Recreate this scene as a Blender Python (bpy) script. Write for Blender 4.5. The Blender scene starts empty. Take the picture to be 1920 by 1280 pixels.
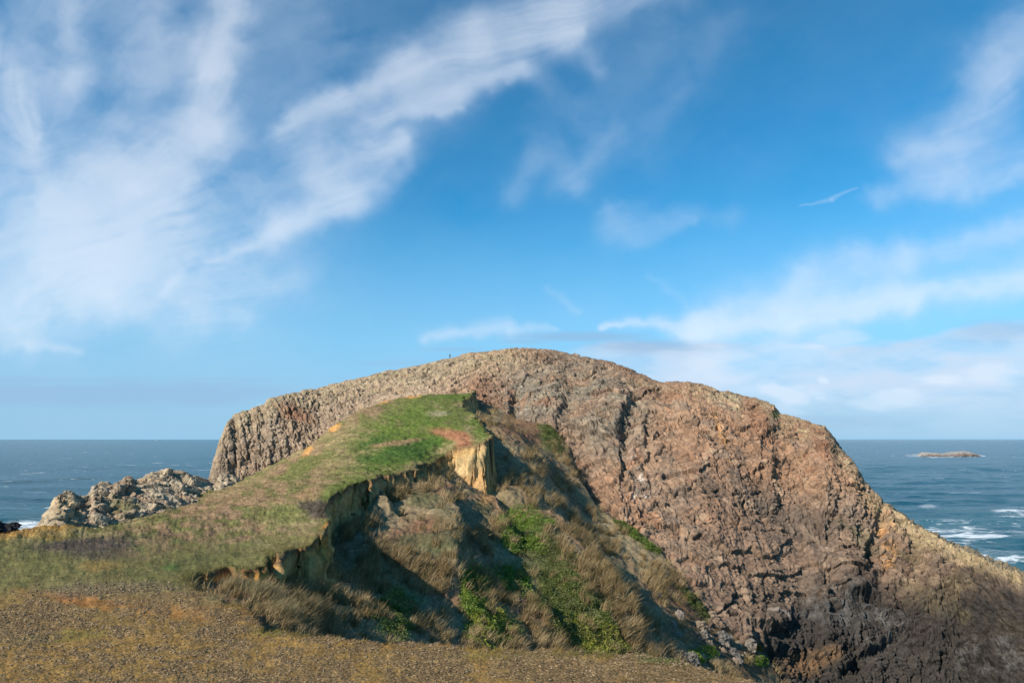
import bpy, bmesh, math, random
import numpy as np
from mathutils import Vector, Matrix

# ------------------------------------------------------------------ camera, world, sun
scene = bpy.context.scene
C = scene.collection
F = 1280.0
HZ = 823.0                                   # horizon row of the photograph
PITCH = math.atan((HZ - 640.0) / F)
camd = bpy.data.cameras.new('camera')
cam = bpy.data.objects.new('camera', camd)
C.objects.link(cam)
camd.sensor_width = 36.0
camd.lens = 24.0
camd.clip_start = 0.5
camd.clip_end = 200000.0
cam.location = (0, 0, 0)
cam.rotation_euler = (math.pi / 2 + PITCH, 0, 0)
scene.camera = cam

SUN = Vector((-0.64, -0.57, 0.54)).normalized()     # direction towards the sun
SUN_EL = math.asin(SUN.z)
SUN_AZ = math.atan2(SUN.x, SUN.y)
world = bpy.data.worlds.new('World')
scene.world = world
world.use_nodes = True
nt = world.node_tree
nt.nodes.clear()
wo = nt.nodes.new('ShaderNodeOutputWorld')
bg = nt.nodes.new('ShaderNodeBackground')
sky = nt.nodes.new('ShaderNodeTexSky')
sky.sky_type = 'NISHITA'
sky.sun_disc = False
sky.sun_elevation = SUN_EL
sky.sun_rotation = SUN_AZ
sky.altitude = 50
sky.air_density = 1.0
sky.dust_density = 0.35
sky.ozone_density = 2.2
hs = nt.nodes.new('ShaderNodeHueSaturation')
hs.inputs['Saturation'].default_value = 1.22
hs.inputs['Value'].default_value = 1.0
nt.links.new(sky.outputs[0], hs.inputs['Color'])
tcw = nt.nodes.new('ShaderNodeTexCoord'); sxyz = nt.nodes.new('ShaderNodeSeparateXYZ')
nt.links.new(tcw.outputs['Generated'], sxyz.inputs[0])
rmp = nt.nodes.new('ShaderNodeValToRGB')           # clear sea air: the sky stays blue down to the horizon
els = rmp.color_ramp.elements
els[0].position = 0.0; els[0].color = (.36, .57, 1.0, 1)
els[1].position = 0.55; els[1].color = (.30, .92, .95, 1)
for p_, c_ in ((.06, (.42, .66, 1.0, 1)), (.14, (.43, .90, 1.04, 1)), (.28, (.28, .93, 1.02, 1))):
    e_ = els.new(p_); e_.color = c_
nt.links.new(sxyz.outputs['Z'], rmp.inputs[0])
mulw = nt.nodes.new('ShaderNodeVectorMath'); mulw.operation = 'MULTIPLY'
nt.links.new(hs.outputs[0], mulw.inputs[0]); nt.links.new(rmp.outputs[0], mulw.inputs[1])
hzr = nt.nodes.new('ShaderNodeValToRGB')
e2 = hzr.color_ramp.elements
e2[0].position = 0.0; e2[0].color = (.9, .9, .9, 1)
e2[1].position = 0.32; e2[1].color = (0, 0, 0, 1)
nt.links.new(sxyz.outputs['Z'], hzr.inputs[0])
mxw = nt.nodes.new('ShaderNodeMix'); mxw.data_type = 'RGBA'
nt.links.new(hzr.outputs[0], mxw.inputs['Factor']); nt.links.new(mulw.outputs[0], mxw.inputs['A'])
mxw.inputs['B'].default_value = (2.0, 3.75, 5.3, 1)
nt.links.new(mxw.outputs['Result'], bg.inputs['Color'])
bg.inputs['Strength'].default_value = 0.118
nt.links.new(bg.outputs[0], wo.inputs[0])

sd = bpy.data.lights.new('sun', 'SUN')
sd.energy = 5.0
sd.angle = math.radians(0.53)
sd.color = (1.0, 0.93, 0.82)
sun = bpy.data.objects.new('sun', sd)
C.objects.link(sun)
sun.rotation_euler = (-SUN).to_track_quat('-Z', 'Y').to_euler()

scene.view_settings.view_transform = 'Standard'
scene.view_settings.look = 'None'
scene.view_settings.exposure = 0.42
scene.view_settings.gamma = 1.0
scene.render.engine = 'CYCLES'
scene.cycles.max_bounces = 4
scene.cycles.transparent_max_bounces = 6

SEA = -55.0
rng = np.random.default_rng(11)
random.seed(5)

# ------------------------------------------------------------------ helpers
cP, sP = math.cos(PITCH), math.sin(PITCH)
def ray(px, py):
    """horizontal slope x/y and vertical slope z/y of the view ray through a photo point"""
    u = (np.asarray(px, float) - 960.0) / F
    v = (640.0 - np.asarray(py, float)) / F
    dy = cP - v * sP
    dz = sP + v * cP
    return u / dy, dz / dy
def at(px, py, Y):
    a, b = ray(px, py)
    Y = np.asarray(Y, float)
    return np.stack([a * Y, Y + 0 * a, b * Y], -1)
def proj(P):
    x, y, z = P[..., 0], P[..., 1], P[..., 2]
    d = y * cP + z * sP
    v = -y * sP + z * cP
    return 960 + F * x / d, 640 - F * v / d

U32 = np.uint32
def _h(ix, iy, iz, seed):
    with np.errstate(over='ignore'):
        h = ix.astype(U32) * U32(374761393) + iy.astype(U32) * U32(668265263) + iz.astype(U32) * U32(2147483647) + U32((seed * 974711 + 12345) & 0xffffffff)
        h = (h ^ (h >> U32(13))) * U32(1274126177)
        h = (h ^ (h >> U32(16))) * U32(2246822519)
        h = h ^ (h >> U32(15))
    return h
def _r(h):
    return h.astype(np.float32) * np.float32(1 / 4294967296.0)
def vnoise(P, seed=0):
    P = np.asarray(P, np.float32)
    i = np.floor(P).astype(np.int64)
    f = P - i
    w = f * f * f * (f * (f * 6 - 15) + 10)
    out = 0
    for a in (0, 1):
        wx = w[..., 0] if a else 1 - w[..., 0]
        for b in (0, 1):
            wy = w[..., 1] if b else 1 - w[..., 1]
            for c in (0, 1):
                wz = w[..., 2] if c else 1 - w[..., 2]
                out = out + wx * wy * wz * _r(_h(i[..., 0] + a, i[..., 1] + b, i[..., 2] + c, seed))
    return out * 2 - 1
def fbm(P, octv=4, seed=0, gain=0.5):
    P = np.asarray(P, np.float32)
    o, a, s = 0, 1.0, 0
    for k in range(octv):
        o = o + a * vnoise(P, seed + k * 7)
        s += a
        a *= gain
        P = P * 2.03 + 17.3
    return o / s
def cells(P, seed=0):
    """nearest two jittered cell points: F1, F2, random number of the nearest cell, faceted tilt"""
    P = np.asarray(P, np.float32)
    i = np.floor(P - 0.5).astype(np.int64)
    F1 = np.full(P.shape[:-1], 9.0, np.float32); F2 = F1.copy()
    R = np.zeros_like(F1); T = np.zeros_like(F1)
    for a in (0, 1):
        for b in (0, 1):
            for c in (0, 1):
                h = _h(i[..., 0] + a, i[..., 1] + b, i[..., 2] + c, seed)
                r1 = _r(h); r2 = _r(h * U32(2654435761) + U32(77)); r3 = _r((h ^ U32(0x9e3779b9)) * U32(2246822519))
                dx = P[..., 0] - (i[..., 0] + a + 0.15 + 0.7 * r1)
                dy = P[..., 1] - (i[..., 1] + b + 0.15 + 0.7 * r2)
                dz = P[..., 2] - (i[..., 2] + c + 0.15 + 0.7 * r3)
                d = np.sqrt(dx * dx + dy * dy + dz * dz)
                t = dx * (r2 - .5) + dy * (r3 - .5) + dz * (r1 - .5)
                near = d < F1
                F2 = np.where(near, F1, np.minimum(F2, d))
                T = np.where(near, t, T); R = np.where(near, r3, R)
                F1 = np.where(near, d, F1)
    return F1, F2, R, T * 2
def ss(a, b, x):
    t = np.clip((x - a) / (b - a), 0, 1)
    return t * t * (3 - 2 * t)
def lerp(a, b, t):
    return a + (b - a) * t
def mixc(c, col, w):
    return c + (np.asarray(col) - c) * w[..., None]

def mesh_np(name, V, faces, mat, col=None, smooth=True, parent=None, extra=None):
    me = bpy.data.meshes.new(name)
    V = np.asarray(V, np.float32).reshape(-1, 3)
    faces = np.asarray(faces, np.int32)
    n, k = faces.shape
    me.vertices.add(len(V)); me.vertices.foreach_set('co', V.ravel())
    me.loops.add(n * k); me.loops.foreach_set('vertex_index', faces.ravel())
    me.polygons.add(n)
    me.polygons.foreach_set('loop_start', np.arange(0, n * k, k, dtype=np.int32))
    me.polygons.foreach_set('use_smooth', np.full(n, smooth))
    me.update(calc_edges=True)
    if col is not None:
        at_ = me.attributes.new('col', 'FLOAT_COLOR', 'POINT')
        c4 = np.ones((len(V), 4), np.float32); c4[:, :3] = np.clip(np.asarray(col).reshape(-1, 3), 0.003, 1)
        at_.data.foreach_set('color', c4.ravel())
    for kx, vv in (extra or {}).items():
        a2 = me.attributes.new(kx, 'FLOAT', 'POINT')
        a2.data.foreach_set('value', np.asarray(vv, np.float32).ravel())
    me.materials.append(mat)
    o = bpy.data.objects.new(name, me)
    C.objects.link(o)
    if parent is not None: o.parent = parent
    return o
def grid_faces(nr, nc, keep=None):
    r, c = np.meshgrid(np.arange(nr - 1), np.arange(nc - 1), indexing='ij')
    a = r * nc + c
    f = np.stack([a, a + 1, a + nc + 1, a + nc], -1).reshape(-1, 4)
    if keep is not None: f = f[keep.reshape(-1)]
    return f
def grid_normals(P):
    dr = np.gradient(P, axis=0); dc = np.gradient(P, axis=1)
    n = np.cross(dc, dr)
    l = np.linalg.norm(n, axis=-1, keepdims=True)
    return n / np.maximum(l, 1e-9)
def tag(o, label=None, cat=None, group=None, kind=None):
    if label: o['label'] = label
    if cat: o['category'] = cat
    if group: o['group'] = group
    if kind: o['kind'] = kind
    return o
def empty(name, loc):
    o = bpy.data.objects.new(name, None); C.objects.link(o); o.location = loc
    return o
def bm_obj(name, bm, mat, parent=None, smooth=False):
    me = bpy.data.meshes.new(name); bm.to_mesh(me); bm.free()
    for p in me.polygons: p.use_smooth = smooth
    me.materials.append(mat)
    o = bpy.data.objects.new(name, me); C.objects.link(o)
    if parent is not None: o.parent = parent
    return o

# ------------------------------------------------------------------ materials
def mat_attr(name, rough=0.95, var=0.35, vscale=1.5, bump=0.3, bscale=3.0, bdist=0.1, spec=0.25, hue=None, stretch=(1, 1, 1), trans=0.0):
    m = bpy.data.materials.new(name); m.use_nodes = True
    n = m.node_tree; N = n.nodes; L = n.links
    b = N['Principled BSDF']
    b.inputs['Roughness'].default_value = rough
    b.inputs['Specular IOR Level'].default_value = spec
    a = N.new('ShaderNodeAttribute'); a.attribute_name = 'col'
    tc = N.new('ShaderNodeTexCoord')
    mp = N.new('ShaderNodeMapping'); mp.inputs['Scale'].default_value = stretch
    L.new(tc.outputs['Object'], mp.inputs['Vector'])
    t = N.new('ShaderNodeTexNoise'); t.inputs['Scale'].default_value = vscale; t.inputs['Detail'].default_value = 6; t.inputs['Roughness'].default_value = 0.7
    L.new(mp.outputs[0], t.inputs['Vector'])
    mr = N.new('ShaderNodeMapRange'); mr.inputs['From Min'].default_value = 0.3; mr.inputs['From Max'].default_value = 0.7
    mr.inputs['To Min'].default_value = 1 - var; mr.inputs['To Max'].default_value = 1 + var
    L.new(t.outputs['Fac'], mr.inputs['Value'])
    mx = N.new('ShaderNodeVectorMath'); mx.operation = 'SCALE'
    L.new(a.outputs['Color'], mx.inputs[0]); L.new(mr.outputs[0], mx.inputs['Scale'])
    L.new(mx.outputs[0], b.inputs['Base Color'])
    if bump > 0:
        t2 = N.new('ShaderNodeTexNoise'); t2.inputs['Scale'].default_value = bscale; t2.inputs['Detail'].default_value = 8; t2.inputs['Roughness'].default_value = 0.75
        L.new(mp.outputs[0], t2.inputs['Vector'])
        bu = N.new('ShaderNodeBump'); bu.inputs['Strength'].default_value = bump; bu.inputs['Distance'].default_value = bdist
        L.new(t2.outputs['Fac'], bu.inputs['Height']); L.new(bu.outputs[0], b.inputs['Normal'])
    if trans > 0:
        tr = N.new('ShaderNodeBsdfTranslucent'); L.new(mx.outputs[0], tr.inputs['Color'])
        ms = N.new('ShaderNodeMixShader'); ms.inputs[0].default_value = trans
        L.new(b.outputs[0], ms.inputs[1]); L.new(tr.outputs[0], ms.inputs[2])
        L.new(ms.outputs[0], N['Material Output'].inputs['Surface'])
    return m
def mat_plain(name, col, rough=0.8, var=0.25, scale=8.0):
    m = bpy.data.materials.new(name); m.use_nodes = True
    n = m.node_tree; N = n.nodes; L = n.links
    b = N['Principled BSDF']; b.inputs['Roughness'].default_value = rough
    tc = N.new('ShaderNodeTexCoord'); t = N.new('ShaderNodeTexNoise'); t.inputs['Scale'].default_value = scale; t.inputs['Detail'].default_value = 5
    L.new(tc.outputs['Object'], t.inputs['Vector'])
    cr = N.new('ShaderNodeValToRGB')
    c = np.array(col)
    cr.color_ramp.elements[0].position = 0.3; cr.color_ramp.elements[0].color = (*(c * (1 - var)), 1)
    cr.color_ramp.elements[1].position = 0.7; cr.color_ramp.elements[1].color = (*np.minimum(c * (1 + var), 1), 1)
    L.new(t.outputs['Fac'], cr.inputs[0]); L.new(cr.outputs[0], b.inputs['Base Color'])
    return m
M_ROCK = mat_attr('basalt_rock', 0.9, 0.30, 1.1, 0.55, 1.6, 0.5, 0.3)
M_EARTH = mat_attr('turf_and_earth', 0.97, 0.38, 2.2, 0.6, 5.0, 0.12, 0.1)
M_BLADE = mat_attr('grass_blade', 0.7, 0.15, 3.0, 0.0, trans=0.25)
M_LEAF = mat_attr('shrub_leaf', 0.55, 0.2, 3.0, 0.0, spec=0.4, trans=0.3)
M_STONE = mat_attr('loose_stone', 0.85, 0.3, 9.0, 0.4, 20.0, 0.02, 0.3)

def add_gravel(m):
    n = m.node_tree; N = n.nodes; L = n.links
    b = N['Principled BSDF']
    ga_ = N.new('ShaderNodeAttribute'); ga_.attribute_name = 'grav'
    tc = N.new('ShaderNodeTexCoord')
    def vor(sc):
        v = N.new('ShaderNodeTexVoronoi'); v.inputs['Scale'].default_value = sc; L.new(tc.outputs['Object'], v.inputs['Vector']); return v
    v1 = vor(9.0); v2 = vor(22.0)
    bc = b.inputs['Base Color'].links[0].from_socket
    sx = N.new('ShaderNodeSeparateColor'); L.new(v1.outputs['Color'], sx.inputs[0])
    s2 = N.new('ShaderNodeSeparateColor'); L.new(v2.outputs['Color'], s2.inputs[0])
    ad = N.new('ShaderNodeMath'); ad.operation = 'MULTIPLY'; L.new(sx.outputs[0], ad.inputs[0]); L.new(s2.outputs[0], ad.inputs[1])
    mr = N.new('ShaderNodeMapRange'); mr.inputs['To Min'].default_value = .55; mr.inputs['To Max'].default_value = 1.9; L.new(ad.outputs[0], mr.inputs['Value'])
    mv = N.new('ShaderNodeMix'); mv.data_type = 'FLOAT'; mv.inputs['A'].default_value = 1.0
    L.new(ga_.outputs['Fac'], mv.inputs['Factor']); L.new(mr.outputs[0], mv.inputs['B'])
    sc = N.new('ShaderNodeVectorMath'); sc.operation = 'SCALE'; L.new(bc, sc.inputs[0]); L.new(mv.outputs[0], sc.inputs['Scale'])
    L.new(sc.outputs[0], b.inputs['Base Color'])
    inv = N.new('ShaderNodeMath'); inv.operation = 'SUBTRACT'; inv.inputs[0].default_value = 1.0; L.new(v1.outputs['Distance'], inv.inputs[1])
    hm = N.new('ShaderNodeMath'); hm.operation = 'MULTIPLY'; L.new(inv.outputs[0], hm.inputs[0]); L.new(ga_.outputs['Fac'], hm.inputs[1])
    b2 = N.new('ShaderNodeBump'); b2.inputs['Strength'].default_value = .8; b2.inputs['Distance'].default_value = .07
    L.new(hm.outputs[0], b2.inputs['Height'])
    L.new(b.inputs['Normal'].links[0].from_socket, b2.inputs['Normal'])
    L.new(b2.outputs[0], b.inputs['Normal'])
add_gravel(M_EARTH)

# ------------------------------------------------------------------ rock headland
SKY = np.array([(385,905),(393,893),(396,880),(401,862),(408,838),(417,812),(426,793),(440,776),(455,771),(470,769),(477,764),(482,761),(489,761),(497,756),(505,749),(540,739),(570,732),(600,728),(660,712),(720,698),(780,686),(840,674),(870,668),(900,662),(950,656),
  (985,654),(1000,653),(1016,655),(1060,663),(1100,669),(1140,680),(1160,683),(1200,700),(1235,714),(1260,716),(1300,716),(1322,719),(1345,728),(1380,735),(1405,743),(1430,749),(1452,756),(1464,772),(1490,779),(1520,789),(1547,797),(1558,813),
  (1572,833),(1592,857),(1606,880),(1622,905),(1640,922),(1680,956),(1720,985),(1758,1004),(1790,1026),(1840,1049),(1890,1071),(1920,1083),(2000,1112),(2100,1150),(2260,1210)], float)
COL = np.array([ # px, Y at the skyline, base row, Y at the base
 (385,232,965,222),(440,262,965,226),(520,272,950,228),(600,285,920,228),(750,290,850,222),(870,287,830,208),(960,283,880,200),(1060,277,930,188),(1160,262,1050,157),(1300,243,1180,143),
 (1400,232,1280,142),(1500,222,1330,148),(1600,203,1340,149),(1700,190,1350,149),(1800,176,1360,147),(1920,160,1370,141),(2260,135,1400,120)], float)
def rock_cols(px):
    return np.interp(px, SKY[:,0], SKY[:,1]), np.interp(px, COL[:,0], COL[:,1]), np.interp(px, COL[:,0], COL[:,2]), np.interp(px, COL[:,0], COL[:,3])
def rock_Y(px, py):
    s, y0, b, y1 = rock_cols(px)
    t = np.clip((py - s) / (b - s), 0, 1)
    return y0 + (y1 - y0) * t ** 0.62

def rock_disp(P, big=1.0):
    """relief of jointed basalt: lumps, faceted blocks, cracks"""
    w = np.stack([fbm(P / 9, 3, 3), fbm(P / 9, 3, 13), fbm(P / 9, 3, 23)], -1)
    Q = P + w * 2.2
    d = fbm(P / np.array([26, 26, 34]), 4, 41) * 3.0 * big
    F1, F2, R, T = cells(Q / np.array([5.2, 5.2, 7.5]), 5)
    d += (R - .5) * 1.0 + T * 1.15 - 0.5 * (1 - ss(0, .12, F2 - F1))
    r1 = R
    F1, F2, R, T = cells(Q / np.array([1.9, 1.9, 2.6]) + 9, 6)
    d += (R - .5) * .45 + T * .6 - 0.28 * (1 - ss(0, .16, F2 - F1))
    jn = cells(np.stack([Q[..., 0] / 2.6 + Q[..., 2] / 9, Q[..., 1] / 5, Q[..., 2] / 15], -1), 17)
    jc = 1 - ss(0, .10, jn[1] - jn[0])
    jw = ss(-.35, .25, fbm(P / 22, 2, 18))
    d += ((jn[2] - .5) * .9 - .7 * jc) * jw
    rock_disp.j = jc * jw
    r2 = R; cr = 1 - ss(0, .13, F2 - F1)
    F1, F2, R, T = cells(Q / .85 + 31, 8)
    d += (R - .5) * .38 + T * .5 - .16 * (1 - ss(0, .2, F2 - F1))
    r3_ = R
    F1, F2, R, T = cells(Q / .38 + 61, 9)
    d += ((R - .5) * .16 + T * .22 - .06 * (1 - ss(0, .2, F2 - F1))) * (1 - ss(150, 210, P[..., 1]))
    return d, r1, r2, r3_, cr

def blob(px, py, x, y, rx, ry, rot=0.0, soft=0.45, wob=None):
    c, s = math.cos(math.radians(rot)), math.sin(math.radians(rot))
    dx, dy = px - x, py - y
    u = (dx * c + dy * s) / rx; v = (-dx * s + dy * c) / ry
    r = np.sqrt(u * u + v * v)
    if wob is not None: r = r + wob
    return 1 - ss(1 - soft, 1 + soft, r)

nc, nf, nb = 1560, 640, 40
pxs = np.linspace(385, 2260, nc)
s_, y0_, b_, y1_ = rock_cols(pxs)
t = (np.linspace(0, 1, nf)[:, None]) ** 1.12
PX = np.broadcast_to(pxs, (nf, nc)); PY = s_ + (b_ - s_) * t
YY = y0_ + (y1_ - y0_) * t ** 0.62
front = at(PX, PY, YY)
# foot goes on down below the water, back of the headland falls to the sea
foot = front[-1] + (np.linspace(0, 1, 12)[1:, None, None]) * np.array([0, -16, -1.0]) * np.array([1, 1, 0]) 
zf = np.linspace(0, 1, 12)[1:, None]
foot = np.stack([foot[..., 0], foot[..., 1], lerp(front[-1, :, 2], -64.0, zf)], -1)
tb = np.linspace(1, 0, nb)[:-1, None]
top = front[0]
backY = top[:, 1] + tb * 110
backZ = top[:, 2] - (tb ** 1.5) * (top[:, 2] + 66)
back = np.stack([top[:, 0] / top[:, 1] * backY, backY, np.broadcast_to(backZ, backY.shape)], -1)
P = np.concatenate([back, front, foot], 0)
N_ = grid_normals(P)
if N_[nb + nf // 2, nc // 2, 1] > 0: N_ = -N_
d, r1, r2, r3, crk = rock_disp(P)
zone = fbm(P / 24, 3, 44)
d = d * np.maximum(.62 + .62 * ss(-.25, .3, zone), 1.25 * ss(1620, 1720, proj(P)[0]))
rt = cells(np.stack([P[..., 0] / 3.2 + P[..., 2] / 6, P[..., 1] / 3.2, P[..., 2] / 4.5], -1) + 3, 48)
d += ((rt[2] - .5) * 1.6 + rt[3] * 1.8 - .8 * (1 - ss(0, .1, rt[1] - rt[0]))) * ss(1600, 1700, proj(P)[0])
lz = P[..., 2] / 7.5 + P[..., 0] / 55 + fbm(P / 13, 3, 45) * 1.3
d += ((lz - np.floor(lz)) - .5) * -1.5 * ss(.25, -.15, zone)
lz2 = P[..., 2] / 2.1 - P[..., 0] / 30 + fbm(P / 6, 3, 46) * 1.2
d += ((lz2 - np.floor(lz2)) - .5) * -.5 * ss(-.05, .35, fbm(P / 17, 2, 47))
# vertical joints on the left wall and ribbing elsewhere
jt = cells(np.stack([P[..., 0] / 1.7 + P[..., 1] / 3, P[..., 1] / 9 + fbm(P / 7, 2, 2), P[..., 2] / 13 + fbm(P / 3, 2, 4) * .5], -1), 15)
wl = 1 - ss(600, 760, proj(P)[0])
d = d * (1 - .45 * wl)
d += ((jt[2] - .5) * 1.7 - .9 * (1 - ss(0, .16, jt[1] - jt[0]))) * wl
# broad furrows running down the face
ax = np.arctan2(P[..., 0] - 30, P[..., 1] - 20)
fur = fbm(np.stack([ax * 38 + fbm(P / 20, 3, 90) * 1.2, P[..., 2] / 40, 0 * ax], -1), 4, 77)
d += fur * 1.3 * (1 - wl * .5)
ppx, ppy = proj(P)
wb2 = fbm(np.stack([ppx / 40, ppy / 25, 0 * ppx], -1), 3, 51)
wb = fbm(np.stack([ppx / 60, ppy / 60, 0 * ppx], -1), 4, 50)
# recesses and ledges seen in the face: x, y, rx, ry, rotation, depth (m)
for (x, y, rx, ry, ro, dp) in [(965,768,12,44,12,5),(1060,775,10,40,20,3),(1188,770,14,55,15,4.5),(1165,812,26,10,-20,3),(1010,730,60,14,-25,-1.8),(1130,760,48,60,0,-3.5),(1040,745,26,40,0,-2.5),
    (1218,850,7,70,0,2.5),(1172,860,8,60,5,2.5),(1640,1010,10,60,12,4),(1655,1060,12,40,-10,4),(1560,1090,60,12,-12,3.0),(1640,1120,70,11,8,4.0),(1500,985,90,16,18,2.6),(1420,955,70,22,25,2.4),
    (1545,1080,16,22,0,3),(1600,1050,46,30,0,-3),(1590,1100,50,22,0,-3.5),(1700,1190,70,16,-28,4.5),(1620,1240,60,14,-30,5),(1500,1240,50,16,20,4),(1380,1175,52,40,-15,-4),(1450,1160,30,22,0,-3),(1440,1190,50,9,10,3.5),
    (1780,1090,40,70,0,-2),(1710,1100,16,60,0,3),(1570,960,6,60,6,2),(1430,880,5,50,8,1.8),(1350,990,40,60,0,-1.5),(1530,870,50,60,0,-1.6),(1800,1200,90,14,-8,3),(1860,1150,60,30,-10,-2)]:
    w = blob(ppx + wb2 * 16, ppy, x, y, rx, ry, ro, .5, wb * .5)
    d = d - dp * .55 * w
# keep the skyline where the photo has it
rows = np.arange(P.shape[0])[:, None] - (nb - 1)
keep = 1 - 0.55 * np.exp(-(rows / 26.0) ** 2)
lw = ss(385, 470, ppx)
d = d * keep * lerp(.35, 1, lw) * .84 + 0.25
P2 = P + N_ * d[..., None]
P2[:nb//2, :, 2] = np.minimum(P2[:nb//2, :, 2], P[:nb//2, :, 2])
# colour
n1 = fbm(P / 18, 4, 61); n2 = fbm(P / 5, 4, 62); n3 = fbm(P / 1.6, 3, 63)
col = np.ones(P.shape) * np.array([.245, .148, .092])
col = mixc(col, [.240, .165, .112], ss(-.3, .5, n1) * .8)
col = mixc(col, [.290, .145, .080], ss(.15, .6, n2 + .3 * n1) * .6)
col = mixc(col, [.12, .10, .085], ss(.1, .6, -n2 + .4 * n1) * .55)
leftw = 1 - ss(780, 1020, ppx)
col = mixc(col, [.27, .215, .155], leftw * .7)
col = mixc(col, [.20, .135, .085], ss(.3, .5, n2) * .5 * leftw)
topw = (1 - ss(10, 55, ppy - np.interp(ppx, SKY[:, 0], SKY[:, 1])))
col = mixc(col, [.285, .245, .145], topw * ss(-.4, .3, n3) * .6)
cap = blob(ppx, ppy, 1130, 690, 150, 20, 12, .5, wb * .4)
col = mixc(col, [.185, .100, .062], cap * ss(-.5, .2, n3) * .9)
for (x, y, rx, ry, ro) in [(935,745,60,26,10),(560,775,34,14,20),(1000,770,40,12,-30),(1240,742,60,10,10),(1420,790,16,50,-20),(1540,830,12,60,-25)]:
    col = mixc(col, [.20, .105, .062], blob(ppx, ppy, x, y, rx, ry, ro, .6, wb * .5) * .85)
grey = np.maximum(blob(ppx, ppy, 1110, 750, 110, 75, 20, .6, wb * .5), blob(ppx, ppy, 1010, 745, 70, 60, 0, .6, wb * .5))
col = mixc(col, [.150, .142, .112], grey * .8 * ss(-.6, .1, n2))
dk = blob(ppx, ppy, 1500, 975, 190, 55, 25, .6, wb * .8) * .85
wet = ss(-30, 45, ppy - np.interp(ppx, [1350,1420,1500,1600,1720,1900,2200], [1230,1170,1120,1078,1082,1106,1150]) + wb * 45) * ss(1360, 1440, ppx)
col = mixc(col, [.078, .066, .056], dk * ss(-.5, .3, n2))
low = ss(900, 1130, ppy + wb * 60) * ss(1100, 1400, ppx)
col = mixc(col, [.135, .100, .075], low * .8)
col = mixc(col, [.030, .027, .025], wet * .95)
mossy = blob(ppx, ppy, 1740, 1060, 190, 42, 38, .6, wb) * .35
col = mixc(col, [.19, .155, .075], mossy * ss(-.2, .3, n2))
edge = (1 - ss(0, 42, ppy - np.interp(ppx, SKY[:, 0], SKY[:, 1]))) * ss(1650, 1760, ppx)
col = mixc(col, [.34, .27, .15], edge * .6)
pale = blob(ppx, ppy, 1560, 1130, 70, 50, 20, .6, wb * .6) + blob(ppx, ppy, 1650, 1190, 60, 40, 20, .6, wb * .6) + blob(ppx, ppy, 1850, 1240, 90, 40, 0, .7, wb * .6)
col = mixc(col, [.20, .205, .20], np.clip(pale, 0, 1) * .30 * ss(-.3, .4, n3))
wht = (blob(ppx, ppy, 1195, 900, 28, 60, -10, .6, wb * .8) * ss(.15, .7, n3) + blob(ppx, ppy, 1446, 1152, 24, 12, 30, .5, wb * .9) * ss(-.1, .5, n3) * .7 + blob(ppx, ppy, 620, 770, 40, 40, 0, .7, wb) * ss(.25, .7, n3) * .6 + blob(ppx, ppy, 1000, 745, 50, 40, 0, .7, wb) * ss(.3, .7, n3) * .7)
col = mixc(col, [.42, .37, .32], np.clip(wht, 0, 1))
org = blob(ppx, ppy, 1343, 795, 4, 20, -16, .5, wb * .3) + blob(ppx, ppy, 1353, 820, 8, 24, -18, .5, wb * .3) + blob(ppx, ppy, 1655, 985, 16, 10, 0, .6, wb * .6) * ss(.0, .3, n3) + blob(ppx, ppy, 1668, 1035, 14, 20, 0, .6, wb * .6) * ss(.0, .3, n3)
col = mixc(col, [.44, .235, .090], np.clip(org, 0, 1) * .65 * ss(-.5, .1, n3))
gr = blob(ppx, ppy, 1455, 775, 8, 7, 0, .4, wb * .4)
col = mixc(col, [.10, .12, .03], gr * .8)
br = blob(ppx, ppy, 1520, 1235, 62, 20, -8, .4, wb * .4) + blob(ppx, ppy, 1500, 1262, 40, 12, 0, .4, wb * .4)
col = mixc(col, [.15, .090, .045], np.clip(br, 0, 1) * .7)
col = col * np.array([1.12, 1.055, 1.0])
cv = lerp(.72, 1.30, r1)[..., None] * .35 + lerp(.5, 1.55, r2)[..., None] * .40 + lerp(.5, 1.6, r3)[..., None] * .25
col = col * cv
col = mixc(col, [.035, .030, .026], np.clip(crk * .5 + rock_disp.j * .6, 0, .9))
# pale weathered faces of single blocks
col = mixc(col, [.32, .23, .15], ss(.90, .98, r2) * .4 * (1 - wet))
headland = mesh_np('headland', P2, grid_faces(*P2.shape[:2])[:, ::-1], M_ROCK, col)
tag(headland, 'huge domed brown basalt headland rising above the sea behind the grassy knoll', 'headland', kind='structure')
ROCKP = P2[nb-1:nb-1+nf]          # for standing things on it

# ------------------------------------------------------------------ terrain: plateau, knoll, gully
E = np.array([(1800,1345,19),(1600,1312,20.5),(1450,1283,22.3),(1380,1262,23.4),(1300,1246,24.4),(1200,1225,25.8),(1100,1217,26.4),(1000,1213,26.8),(900,1212,27.0),(800,1209,27.4),(700,1199,28.2),(620,1190,28.9),(540,1186,29.5),(496,1180,30.2),(488,1166,31.5),(460,1150,33),
  (425,1128,35),(395,1112,37),(358,1098,39.5),(352,1086,41.5),(372,1074,44),(400,1068,46),(430,1062,47.3),(470,1064,46.6),(502,1060,47),(515,1042,50.5),(522,1032,53),(548,1030,54.3),(580,1026,55),(602,1008,57.5),(618,988,62),(626,972,69),(612,955,75),(626,928,84),(660,912,93),(690,902,100),(740,888,112),(775,878,119),(806,869,129),
  (828,857,137),(845,850,139.5),(862,841,139),(888,834,137.5),(912,828,137),(923,820,142),(915,808,149),(905,795,157),(888,778,168),(870,760,182),(872,748,196),(884,741,212),(880,725,240)], float)
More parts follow.
